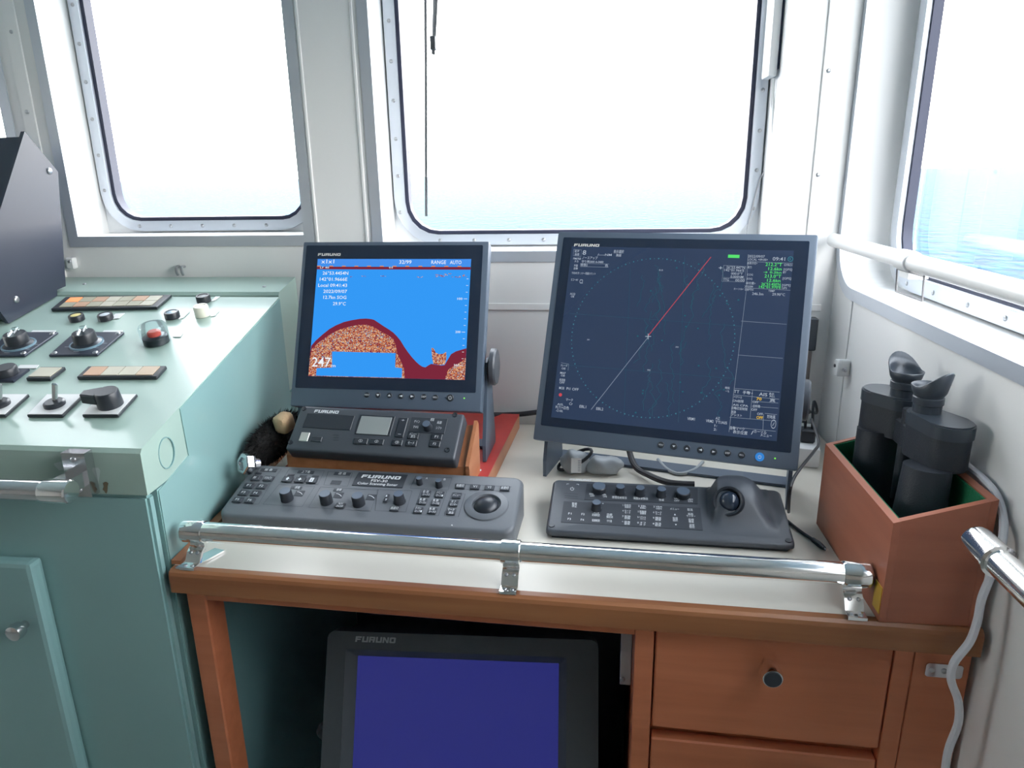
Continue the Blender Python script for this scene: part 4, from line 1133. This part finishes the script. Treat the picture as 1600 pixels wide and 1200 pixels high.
for st, px, py, w, h in (('⏻', 894, 764.5, 6, 4.5), ('⌐     ¬', 895, 757, 19, 4), ('EBL', 924.5, 772.5, 7, 2.4), ('OFF', 925.5, 775.5, 7, 2.4), ('EBL', 944.5, 773.5, 7, 2.4), ('ON', 945, 776.5, 6, 2.4), ('雨雪反射除去', 968, 778.3, 23, 3), ('海面反射除去', 1001, 779.7, 23, 3), ('感度', 1033.5, 781.5, 8, 3.2), ('VRM', 1057.5, 779.8, 8.5, 2.4), ('OFF', 1057.5, 783, 8, 2.4), ('VRM', 1078, 781, 8.5, 2.4), ('ON', 1078.5, 784, 7, 2.4),
                         ('警報', 897.5, 788, 8, 3), ('停止', 897.5, 791.6, 8, 3), ('F1', 890.5, 803, 5, 3), ('F2', 911, 804, 5, 3), ('F3', 889.5, 811.5, 5, 3), ('F4', 910, 812.8, 5, 3), ('利得', 932, 801.3, 8, 3), ('距離範囲', 931, 805.5, 12, 3), ('距離範囲', 931, 814, 12, 3), ('目標', 952.5, 805, 8, 2.8), ('捕捉消', 952.5, 808.6, 10, 2.8), ('TT消', 952, 815, 8, 3), ('+', 942, 787.5, 3, 3)):
    ptext(b, RC, st, px, py, w, h, .0009)
plogo(b, RC, 907, 750.5, 34, 2.6, .0009)
rows = (('1 自船位', '2 EBL', '3 VRM'), ('4 モード', '5 距離環', '6 マーク'), ('7 航跡', '8 ベクトル', '9 輝度'), ('* 昼夜', '0 オフ', '# 取消'))
for j, rw in enumerate(rows):
    for i, st in enumerate(rw):
        px = 979.5 - .4 * j + i * 24 ; py = 791.5 + j * 8.7 + i * 1.2
        ptext(b, RC, st, px, py - 1.2, 13, 2.6, .0009); ptext(b, RC, st[2:], px + 1.5, py + 1.8, 9, 2.2, .0009)
for st, px, py, w, h in (('メニュー', 1054, 796, 14, 2.6), ('▲', 1054.5, 804.6, 3, 2.4), ('船首', 1055, 810.5, 8, 2.6), ('選択', 1055, 813.8, 8, 2.6), ('▼', 1056, 820.7, 3, 2), ('取消', 1078, 797.3, 8, 3), ('画面', 1079, 804, 8, 2.6), ('センター', 1079.5, 807, 14, 2.4), ('目標', 1080, 812.8, 8, 2.6), ('情報', 1080, 816, 8, 2.6), ('送受', 1081, 821.2, 8, 2.6), ('信切', 1081, 824.4, 8, 2.6)):
    ptext(b, RC, st, px, py, w, h, .0009)
printed('lettering', b, 'print', rc, RC.M)
b = bm_new()
for dy in (-3.5, 0, 3.5): ribbon(b, [RC.uv(882, 774.5 + dy), RC.uv(903, 776 + dy)], .0009, .0004)
printed('grille', b, 'blackplastic', rc, RC.M)
# trackball housing: base outline lofted up to a small crown at the back
bl = [RC.uv(*p) for p in ((1109, 834), (1222, 841), (1208, 766), (1102, 760))]
x0, x1 = (bl[0][0] + bl[3][0]) / 2, (bl[1][0] + bl[2][0]) / 2; y0, y1 = (bl[0][1] + bl[1][1]) / 2, (bl[2][1] + bl[3][1]) / 2
def hump():
    b = bm_new(); rows = []
    cx, cy = x0 + (x1 - x0) * .40, y0 + (y1 - y0) * .72
    N = 12
    for k in range(N + 1):
        t = k / N
        e = t ** .9
        ax0 = x0 + (cx - .026 - x0) * e; ax1 = x1 + (cx + .022 - x1) * e
        ay0 = y0 + (cy - .022 - y0) * e; ay1 = y1 + (cy + .020 - y1) * e
        z = .033 * (.5 - .5 * math.cos(math.pi * t ** 1.15))
        rows.append([b.verts.new((x, y, z)) for x, y in rrect(ax0, ax1, ay0, ay1, .010 + .009 * t, 6)])
    for q, dz in ((.8, .0014), (.5, .0024), (.2, .0028)):
        rows.append([b.verts.new((cx - .002 + (v.co.x - cx + .002) * q, cy + (v.co.y - cy) * q, .033 + dz)) for v in rows[N]])
    n = len(rows[0])
    for a, c in zip(rows, rows[1:]):
        for i in range(n): b.faces.new((a[i], a[(i + 1) % n], c[(i + 1) % n], c[i]))
    b.faces.new(rows[-1])
    return b
hp = ob('trackball_housing', hump(), 'darkplastic', rc, RC.M @ Matrix.Translation((0, 0, .0002)), 'all')
bu, bv = RC.uv(1138, 783, .0255)
Mb = RC.M @ Matrix.Translation((bu, bv, .0255)) @ Matrix.Rotation(R(-30), 4, 'Y') @ Matrix.Rotation(R(36), 4, 'X')
ob('ball_socket', lathe(bm_new(), [(.022, -.012), (.0225, .001), (.0215, .0028), (.0185, .002), (.0165, -.003)], 30), 'blackplastic', hp, Mb, True)
ob('trackball', lathe(bm_new(), [(.0162, -.006)] + [(.0162 * math.cos(R(a)), -.006 + .0145 * math.sin(R(a))) for a in (12, 28, 45, 60, 75)] + [(0, .0085)], 26), 'lens', hp, Mb, True)

# ------------------------------------------------------------------ old display under the desk
CR = Face((-.198, .880, .628), 1.8, 25, .31, .235)
cr = thing('lower_display', (-.19, 1.0, .0), 'old dark display with blue screen in the open bay under the desk', 'display')
tl = CR.uv(513, 976); trr = CR.uv(935, 1010); sc_tl = CR.uv(556, 1020); sc_tr = CR.uv(873, 1047)
ox0, ox1, oy1 = tl[0], trr[0], (tl[1] + trr[1]) / 2
ix0, ix1, iy1 = sc_tl[0], sc_tr[0], (sc_tl[1] + sc_tr[1]) / 2
iy0 = iy1 - .235; oy0 = iy0 - .06
ob('bezel', ring(bm_new(), rrect(ox0, ox1, oy0, oy1, .012, 4), rrect(ix0 - .016, ix1 + .012, iy0 - .01, iy1 + .012, .003, 4), -.03, 0), 'crtcase', cr, CR.M)
b = bm_new()
a_ = rrect(ix0 - .016, ix1 + .012, iy0 - .01, iy1 + .012, .003, 4); c_ = rrect(ix0, ix1, iy0, iy1, .002, 4)
va = [b.verts.new((x, y, -.001)) for x, y in a_]; vc = [b.verts.new((x, y, -.013)) for x, y in c_]
for i in range(len(va)): b.faces.new((va[i], va[(i + 1) % len(va)], vc[(i + 1) % len(va)], vc[i]))
ob('inner_bevel', b, 'crtcase', cr, CR.M)
scr = printed('screen', flat(bm_new(), [(ix0, iy0), (ix1, iy0), (ix1, iy1), (ix0, iy1)], -.0125), 'crt_blue', cr, CR.M)
b = bm_new(); plogo(b, CR, 587, 999.5, 64, 9, .0004); printed('logo_lettering', b, 'printdim', cr, CR.M)
ob('rear_casing', box(bm_new(), ox0 + .01, ox1 - .01, oy0 + .01, oy1 - .012, -.22, -.0305), 'crtcase', cr, CR.M)
ob('stand', box(bm_new(), -.33, -.05, .93, 1.2, 0, .42), 'crtcase', cr)
P = ony(450, 1160, .88)
ob('tilt_knob', lathe(bm_new(), [(.014, 0), (.016, .004), (.016, .012), (.012, .016), (0, .016)], 18), 'rubbergloss', cr, Matrix.Translation((ox0 - .205, .90, .57)) @ Matrix.Rotation(R(90), 4, 'X'), True)
t = thing('drawer_slide', DM @ Vector((.62, .13, .62)), 'small metal slide bracket inside the bay beside the drawers', 'bracket')
ob('plate', rbox(.628, .644, .10, .125, .70, .80, .001, 1), 'greyplate', t, DM)
for z in (.71, .79): screw(t, DM @ Matrix.Translation((.632, .10, z)) @ MF)

# ------------------------------------------------------------------ woolly brush and hex fitting behind the sonar unit
t = thing('hand_brush', (-.55, 1.13, .9), 'black woolly brush with tan wooden back beside the red board', 'brush')
C0 = Vector((-.562, 1.135, .972))
ax = [Vector((.016, .068, .014)), Vector((-.023, .006, 0)), Vector((0, -.008, .034))]
b = bm_new()
core = bmesh.ops.create_icosphere(b, subdivisions=3, radius=1)
Mb = Matrix.Identity(4)
for i in range(3):
    for j in range(3): Mb[i][j] = ax[j][i]
    Mb[i][3] = C0[i]
for v in b.verts:
    v.co = (v.co * (1 + .08 * math.sin(9 * v.co.x + 5 * v.co.z) * math.cos(7 * v.co.y))) 
    v.co = Mb @ v.co
ob('wool_core', b, 'fur', t)
b = bm_new(); rnd = random.Random(11)
for k in range(5200):
    d = Vector((rnd.gauss(0, 1), rnd.gauss(0, 1), rnd.gauss(0, 1))).normalized()
    p = Mb @ (d * .97); q = Mb @ (d * rnd.uniform(1.06, 1.22) + Vector((rnd.gauss(0, .09), rnd.gauss(0, .09), rnd.gauss(0, .09))))
    if q.z < .933 or q.x < -.5965 - (q.y - 1.05) * .05 or q.x > -.536 and 1.155 < q.y < 1.27: continue
    w = (q - p).cross(Vector((rnd.gauss(0, 1), rnd.gauss(0, 1), rnd.gauss(0, 1))))
    if w.length < 1e-9: continue
    w = w.normalized() * .0009
    b.faces.new([b.verts.new(p - w), b.verts.new(p + w), b.verts.new(q)])
ob.keep = True; wl = ob('wool', b, 'fur', t); ob.keep = False
wl['kind'] = 'stuff'
P = ony(459, 655, 1.12); P.x = min(P.x, -.5325); P.z -= .006
b = rbox(-.014, .014, -.016, .016, -.018, .016, .012, 4)
ob('brush_back', b, 'tan', t, Matrix.Translation(P) @ Matrix.Rotation(R(-20), 4, 'Z') @ Matrix.Rotation(R(14), 4, 'X'), True)
P = onz(387, 725, .972)
t = thing('hex_fitting', (P.x, P.y, .935), 'silver hexagonal metal cap in front of the black brush', 'metal fitting')
Mh = Matrix.Translation(P) @ Matrix.Rotation(R(-35), 4, 'Z') @ Matrix.Rotation(R(72), 4, 'X')
ob('hex_cap', lathe(bm_new(), [(0, -.006), (.017, -.006), (.018, -.002), (.018, .008), (.016, .010), (.012, .010), (.011, .006), (0, .006)], 6), 'chromeb', t, Mh)
ob('shank', lathe(bm_new(), [(.010, -.018), (.010, -.006)], 14), 'chromeb', t, Mh, True)

# ------------------------------------------------------------------ binocular box and binoculars
BX0, BX1, BY0, BY1 = .346, .4535, .775, 1.025
t = thing('binocular_box', (.40, .90, .9), 'open reddish wooden box lined with green felt', 'box')
def ztop(x): return 1.031 + (x - BX0) / (BX1 - BX0) * .033
def panel(x0, x1, y0, y1, z0=.9005, sub=0.0):
    b = bm_new(); v = []
    for top_ in (0, 1):
        for x, y in ((x0, y0), (x1, y0), (x1, y1), (x0, y1)): v.append(b.verts.new((x, y, (ztop(x) - sub) if top_ else z0)))
    for f in ((3, 2, 1, 0), (4, 5, 6, 7), (0, 1, 5, 4), (1, 2, 6, 5), (2, 3, 7, 6), (3, 0, 4, 7)): b.faces.new([v[i] for i in f])
    return b
TH = .008
ob('side_board', panel(BX0, BX0 + TH, BY0, BY1), 'boxwood', t)
ob('side_board', panel(BX1 - TH, BX1, BY0, BY1), 'boxwood', t)
ob('end_board', panel(BX0 + TH + .0002, BX1 - TH - .0002, BY0 + .0003, BY0 + TH), 'boxwood', t)
ob('end_board', panel(BX0 + TH + .0002, BX1 - TH - .0002, BY1 - TH, BY1 - .0003), 'boxwood', t)
ob('bottom_board', box(bm_new(), BX0 + TH + .0002, BX1 - TH - .0002, BY0 + TH, BY1 - TH, .9005, .908), 'boxwood', t)
f0 = TH + .0003; f1 = TH + .0022
b = panel(BX0 + f0, BX0 + f1, BY0 + f0, BY1 - f0, .9083, .0015)
for args in ((BX1 - f1, BX1 - f0, BY0 + f0, BY1 - f0), (BX0 + f1, BX1 - f1, BY0 + f0, BY0 + f1), (BX0 + f1, BX1 - f1, BY1 - f1, BY1 - f0)):
    b2 = panel(*args, .9083, .0015); me_ = bpy.data.meshes.new('x'); b2.to_mesh(me_); b2.free(); b.from_mesh(me_); bpy.data.meshes.remove(me_)
box(b, BX0 + f1, BX1 - f1, BY0 + f1, BY1 - f1, .9083, .9105)
ob('felt_lining', b, 'felt', t)
P = Vector((BX0 - .0004, .80, .935))
ob('tape_patch', box(bm_new(), BX0 - .0008, BX0 - .0001, .777, .797, .910, .945), 'yellowstain', t)

bn = thing('binoculars', (.402, .90, .9105), 'black binoculars standing eyepieces up in the green lined box', 'binoculars')
XB = .403
def oblong(b, c0, r0, c1, r1, z0, z1, n=14):
    """hull of two circles extruded"""
    d = Vector((c1[0] - c0[0], c1[1] - c0[1])); L = d.length; a = math.atan2(d.y, d.x); o = math.acos(max(-1, min(1, (r0 - r1) / L)))
    pts = []
    for k in range(n + 1):
        an = a + o + (2 * math.pi - 2 * o) * k / n; pts.append((c0[0] + r0 * math.cos(an), c0[1] + r0 * math.sin(an)))
    for k in range(n + 1):
        an = a - o + 2 * o * k / n; pts.append((c1[0] + r1 * math.cos(an), c1[1] + r1 * math.sin(an)))
    return prism(b, pts, z0, z1)
for bc, ec, bb_, sg in (((.404, .995), (.419, .966), (.400, .972), 1), ((.432, .860), (.420, .898), (.401, .842), -1)):
    # objective tube (wider at the bottom), prism housing, cover plate, eyepiece
    lo_, hi_ = Vector((bb_[0], bb_[1], .9175)), Vector((bc[0] * .3 + bb_[0] * .7, bc[1] * .6 + bb_[1] * .4, 1.07))
    ob('barrel', tube(bm_new(), [lo_ + (hi_ - lo_) * t_ for t_ in (0, .03, .25, .30, .6, 1)], [.031, .034, .034, .032, .029, .027], 28), 'rubber', bn, None, True)
    b = oblong(bm_new(), bc, .0250, ec, .0205, 1.068, 1.108)
    ob('prism_housing', b, 'rubber', bn, None, True)
    b = oblong(bm_new(), bc, .0268, ec, .0220, 1.1085, 1.126)
    bmesh.ops.bevel(b, geom=[e for e in b.edges if all(abs(v.co.z - 1.126) < 1e-5 for v in e.verts)], offset=.002, segments=2, affect='EDGES')
    ob('cover_plate', b, 'rubbergloss', bn, None, True)
    Me = Matrix.Translation((ec[0], ec[1], 1.126))
    ey = ob('eyepiece', lathe(bm_new(), [(.0165, 0), (.0165, .010), (.0178, .011), (.0178, .019), (.0165, .020), (.017, .024)], 26), 'rubbergloss', bn, Me, True)
    # winged eyecup: the rim rises towards the outer side
    b = bm_new(); n = 32; rws = []
    wing = R(100) if sg > 0 else R(-60)
    for r_, z_, rise in ((.0172, .022, 0), (.0195, .026, 0), (.0215, .034, .9), (.0205, .0345, .95), (.0180, .029, .35), (.0145, .0265, 0), (.0, .0265, 0)):
        row = []
        for k in range(n):
            an = 2 * math.pi * k / n; q = max(0, math.cos(an - wing)) ** 1.4
            rad_ = r_ * (1 + .16 * q * (1 if rise else 0))
            row.append(b.verts.new((rad_ * math.cos(an), rad_ * math.sin(an), z_ + rise * .022 * q)))
        rws.append(row)
    for a, c in zip(rws, rws[1:]):
        for k in range(n): b.faces.new((a[k], a[(k + 1) % n], c[(k + 1) % n], c[k]))
    bmesh.ops.remove_doubles(b, verts=list(b.verts), dist=1e-6)
    ob('eyecup', b, 'rubbergloss', ey, Me, 'all')
    ob('eye_lens', lathe(bm_new(), [(.0125, .0268), (.009, .0275), (0, .0279)], 20), 'lens', ey, Me, True)
ob('hinge', tube(bm_new(), [(XB + .012, .931, .99), (XB + .012, .931, 1.118)], .0085, 16), 'rubber', bn, None, True)
ob('bridge', rbox(XB + .004, XB + .020, .895, .968, 1.065, 1.1, .003, 1), 'rubber', bn)

# ------------------------------------------------------------------ right side: rails, cables, sockets
gr2 = thing('grab_rail', (.44, .4, 1.05), 'polished steel grab rail on the right wall beside the box', 'grab rail', 'grab rails')
RX, RZ2 = .397, 1.051
ob('tube', tube(bm_new(), [(RX, .66, RZ2), (RX, -.2, RZ2)], .0138, 28), 'chrome', gr2, None, True)
ob('end_socket', lathe(bm_new(), [(0, 0), (.013, 0), (.0158, .003), (.0162, .006), (.0162, .042), (.0172, .043), (.0172, .046), (.0138, .047)], 28), 'chrome', gr2,
   Matrix.Translation((RX, .706, RZ2)) @ Matrix.Rotation(R(90), 4, 'X'), True)
b = bm_new(); box(b, .4635, .4695, .575, .635, 1.02, 1.085); box(b, .405, .4635, .594, .616, 1.052, 1.066)
k = ob('bracket', b, 'chromeb', gr2)
for z in (1.03, 1.076): screw(k, Matrix.Translation((.4635, .605, z)) @ MS)

sr = thing('window_handrail', (.45, 1.1, 1.27), 'white tubular handrail along the side window sill', 'handrail', 'grab rails')
HX, HZ = .452, 1.291
ob('tube', tube(bm_new(), [(HX, 1.420, HZ), (HX, -.5, HZ)], .0125, 20), 'whiteplastic', sr, None, True)
ob('end_cap', lathe(bm_new(), [(.0125, 0), (.0128, .002), (.011, .006), (.006, .008), (0, .008)], 20), 'whiteplastic', sr, Matrix.Translation((HX, 1.420, HZ)) @ Matrix.Rotation(R(-90), 4, 'X'), True)
P = onx(1418, 408, HX)
b = lathe(bm_new(), [(.0126, -.020), (.0150, -.020), (.0150, .020), (.0126, .020)], 20, Matrix.Translation((HX, P.y, HZ)) @ Matrix.Rotation(R(90), 4, 'X'))
box(b, HX - .004, XW + .006, P.y - .018, P.y + .012, HZ - .024, HZ - .010)
ob('clamp', b, 'whiteplastic', sr, None, True)
lp_ = thing('wire_hook', (HX, P.y, HZ - .085), 'rectangular steel wire loop hanging below the window handrail', 'hook')
q = [onx(1402, 420, HX - .004), onx(1400, 455, HX - .006), onx(1441, 470, HX - .006), onx(1444, 432, HX - .004)]
ob('wire_loop', tube(bm_new(), q, .0014, 8, closed=True), 'wire', lp_, None, True)
# small white socket on the right wall
P = onx(1326, 574, XW)
t = thing('wall_connector', (XW - .01, P.y, P.z - .015), 'small white plastic connector on the right wall above the box', 'connector')
b = bm_new(); prism(b, [(-.011, -.011), (-.004, -.017), (.010, -.015), (.011, .012), (.007, .016), (-.010, .013)], 0, .022)
bmesh.ops.bevel(b, geom=list(b.edges), offset=.0015, segments=1, affect='EDGES')
Mw = Matrix.Translation((XW - .0005, P.y, P.z)) @ MS
ob('connector_body', b, 'whiteplastic', t, Mw)
ob('connector_pin', lathe(bm_new(), [(.003, 0), (.003, .002), (0, .002)], 10), 'blackplastic', t, Mw @ Matrix.Translation((-.004, .002, .022)))
ob('side_screw', lathe(bm_new(), [(.0035, 0), (.0035, .005), (0, .006)], 10), 'greyplate', t, Mw @ Matrix.Translation((.011, -.002, .010)) @ Matrix.Rotation(R(90), 4, 'Y'))
# white cable
pts = [onx(1490, 700, .4625), onx(1510, 726, .4625), onx(1535, 747, .4625), onx(1556, 772, .4625), onx(1567, 805, .4625)]
pts += [ony(1566, 845, .757), ony(1550, 895, .752), ony(1534, 935, .748), ony(1527, 970, .745), ony(1515, 1003, .742), ony(1491, 1035, .741), ony(1486, 1062, .741), ony(1497, 1095, .741), ony(1497, 1130, .741), ony(1481, 1175, .741), ony(1474, 1230, .741)]
pts = [Vector((.4625, 1.2, .93)), Vector((.4625, 1.08, 1.0))] + pts
tag(ob('white_cable', tube(bm_new(), smoothpath(pts, 6), .0046, 10), 'whitecable', None, None, True), 'white cable running down the right wall past the box', 'cable')
# power strip with two plugs
P = onz(1262, 733, .9)
t = thing('power_strip', (P.x, P.y, .9), 'white power strip on the desk between monitor and box', 'power strip')
Mp = Matrix.Translation((P.x - .002, P.y + .035, .9005)) @ Matrix.Rotation(R(-12), 4, 'Z')
ob('strip_body', rbox(-.045, .028, -.028, .12, 0, .036, .004, 2), 'whiteplastic', t, Mp, True)
pl = thing('power_plug', (P.x, P.y, .937), 'black power plug in the white power strip', 'plug')
ob('plug_body', rbox(-.006, .020, .0, .024, .0362, .062, .003, 1), 'blackplastic', pl, Mp)
for dx, px in ((.002, 1262), (.014, 1275)):
    q0 = Mp @ Vector((dx, .012, .060)); q1 = q0 + Vector((.001, .012, .05)); 
    q2 = ony(1264 if dx < .01 else 1276, 645, q1.y + .02); q3 = ony(1258, 640 if dx > .01 else 610, q1.y + .07)
    ob('plug_cable', tube(bm_new(), smoothpath([q0, q1, q2, q3], 6), .0026, 8), 'cable', pl, None, True)
pts = [ony(1268, 655, 1.24), ony(1279, 690, 1.17), ony(1272, 705, 1.12), ony(1252, 730, 1.03), ony(1240, 748, 1.0), ony(1234, 768, .99), onz(1232, 800, .905)]
tag(ob('monitor_cable', tube(bm_new(), smoothpath(pts, 6), .0025, 8), 'cable', None, None, True), 'thin black cable looping from the plug to behind the radar control unit', 'cable')
t = thing('cable_conduit', (.43, 1.43, .95), 'dark vertical cable conduit in the corner behind the right monitor', 'conduit')
q0 = ony(1272, 497, 1.428); q1 = ony(1262, 690, 1.428)
ob('cover', rbox(q0.x - .010, q0.x + .008, 1.422, YW - .0045, 1.075, q0.z, .002, 1), 'darkplastic', t)
ob('pipe', tube(bm_new(), [(q0.x - .006, 1.432, .905), (q0.x - .006, 1.432, 1.075)], .010, 12), 'pipe', t, None, True)
# cable with a small metal plug by the box
t = thing('audio_cable', onz(1270, 845, .9), 'black cable ending in a small plug beside the wooden box', 'cable')
q = [onz(1228, 812, .9045), onz(1240, 822, .9035), onz(1256, 834, .9035), onz(1270, 843, .9035)]
ob('lead', tube(bm_new(), smoothpath(q, 5), .0024, 8), 'cable', t, None, True)
q2 = [onz(1270, 843, .9045), onz(1281, 851, .9045), onz(1288, 857, .9045)]
ob('plug_body', tube(bm_new(), q2, [.0035, .0042, .0030], 10), 'blackplastic', t, None, True)
ob('plug_tip', tube(bm_new(), [q2[2], onz(1292, 861, .9045)], .002, 8), 'chrome', t, None, True)
# black cable behind the red board
pts = [ony(770, 648, 1.40), ony(790, 648, 1.432), ony(815, 647, 1.436), ony(840, 644, 1.438), ony(880, 640, 1.438)]
tag(ob('wall_cable', tube(bm_new(), smoothpath(pts, 5), .0055, 10), 'cable', None, None, True), 'thick black cable along the wall between the two monitors', 'cable')
# coils and tangled leads under the right monitor
t = thing('cable_coil', onz(905, 735, .9), 'grey flat cables in a bag with white sticker under the right monitor', 'cable coil')
P = onz(917, 741, .9)
for k, (dx, w, h) in enumerate(((-.022, .026, .030), (.030, .034, .022))):
    b = bm_new(); bmesh.ops.create_icosphere(b, subdivisions=3, radius=1)
    for v in b.verts: v.co = Vector((v.co.x * w, v.co.y * .022, v.co.z * h * .8)) * (1 + .1 * math.sin(6 * v.co.x + 4 * v.co.z + k))
    for v in b.verts: v.co.z = max(v.co.z, -h * .55)
    ob('bag', b, 'clearbag', t, Matrix.Translation((P.x + dx, P.y + .012, .9008 + h * .55)), 'all')
ob('lead_loop', tube(bm_new(), [Vector((P.x - .022 + .030 * math.cos(a * .3), P.y + .010 + .014 * math.sin(a * .3), .924 + .018 * math.sin(a * .3 + 1.2))) for a in range(21)], .003, 8, closed=True), 'cable', t, None, True)
Ms = Matrix.Translation((P.x - .020, P.y - .0145, .9225)) @ Matrix.Rotation(R(70), 4, 'X')
ob('sticker', box(bm_new(), -.008, .010, -.013, .013, 0, .0008), 'whiteplastic', t, Ms)
b = bm_new()
for i in range(7): flat(b, [(.004, -.010 + i * .003), (.009, -.010 + i * .003), (.009, -.0085 + i * .003), (.004, -.0085 + i * .003)], .001)
printed('sticker_print', b, 'printdim', t, Ms)
q = [onz(x, y, .9130) for x, y in ((982, 712), (992, 728), (1015, 743), (1045, 754), (1085, 757))]
tag(ob('video_cable', tube(bm_new(), smoothpath([q[0] + Vector((-.006, .012, .055)), q[0] + Vector((-.002, -.004, .024))] + q[1:], 6), .0055, 10), 'cable', None, None, True), 'thick black cable curving across the desk under the right monitor', 'cable')
q = [onz(x, y, .904) for x, y in ((1028, 718), (1042, 733), (1062, 740), (1085, 734), (1098, 722))]
tag(ob('braided_cord', tube(bm_new(), smoothpath(q, 6), .0032, 8), 'clearbag', None, None, True), 'grey braided cord under the right monitor', 'cord')
# white antenna box on the centre window frame with its cables
t = thing('antenna_box', (.335, 1.5, 1.585), 'slim white box fixed beside the centre window', 'antenna box')
q0 = ony(1205, 5, 1.50); q1 = ony(1206, 122, 1.50)
ob('box_body', rbox(.318, .334, 1.47, 1.53, q1.z, 1.74, .004, 2), 'whiteplastic', t, None, True)
ob('back_plate', rbox(.3342, .3375, 1.472, 1.528, q1.z + .012, 1.735, .001, 1), 'gasket', t)
pts = [ony(1207, 122, 1.5), ony(1205, 200, 1.52), ony(1202, 250, 1.53), ony(1186, 285, 1.535), ony(1172, 340, 1.535), ony(1164, 372, 1.53)]
ob('box_cable', tube(bm_new(), smoothpath(pts, 6), .0014, 6), 'greyplate', t, None, True)
pts = [ony(1209, 122, 1.49), ony(1206, 240, 1.49), ony(1201, 310, 1.49), ony(1199, 375, 1.49)]
ob('box_cable', tube(bm_new(), smoothpath(pts, 6), .0022, 6), 'whiteplastic', t, None, True)
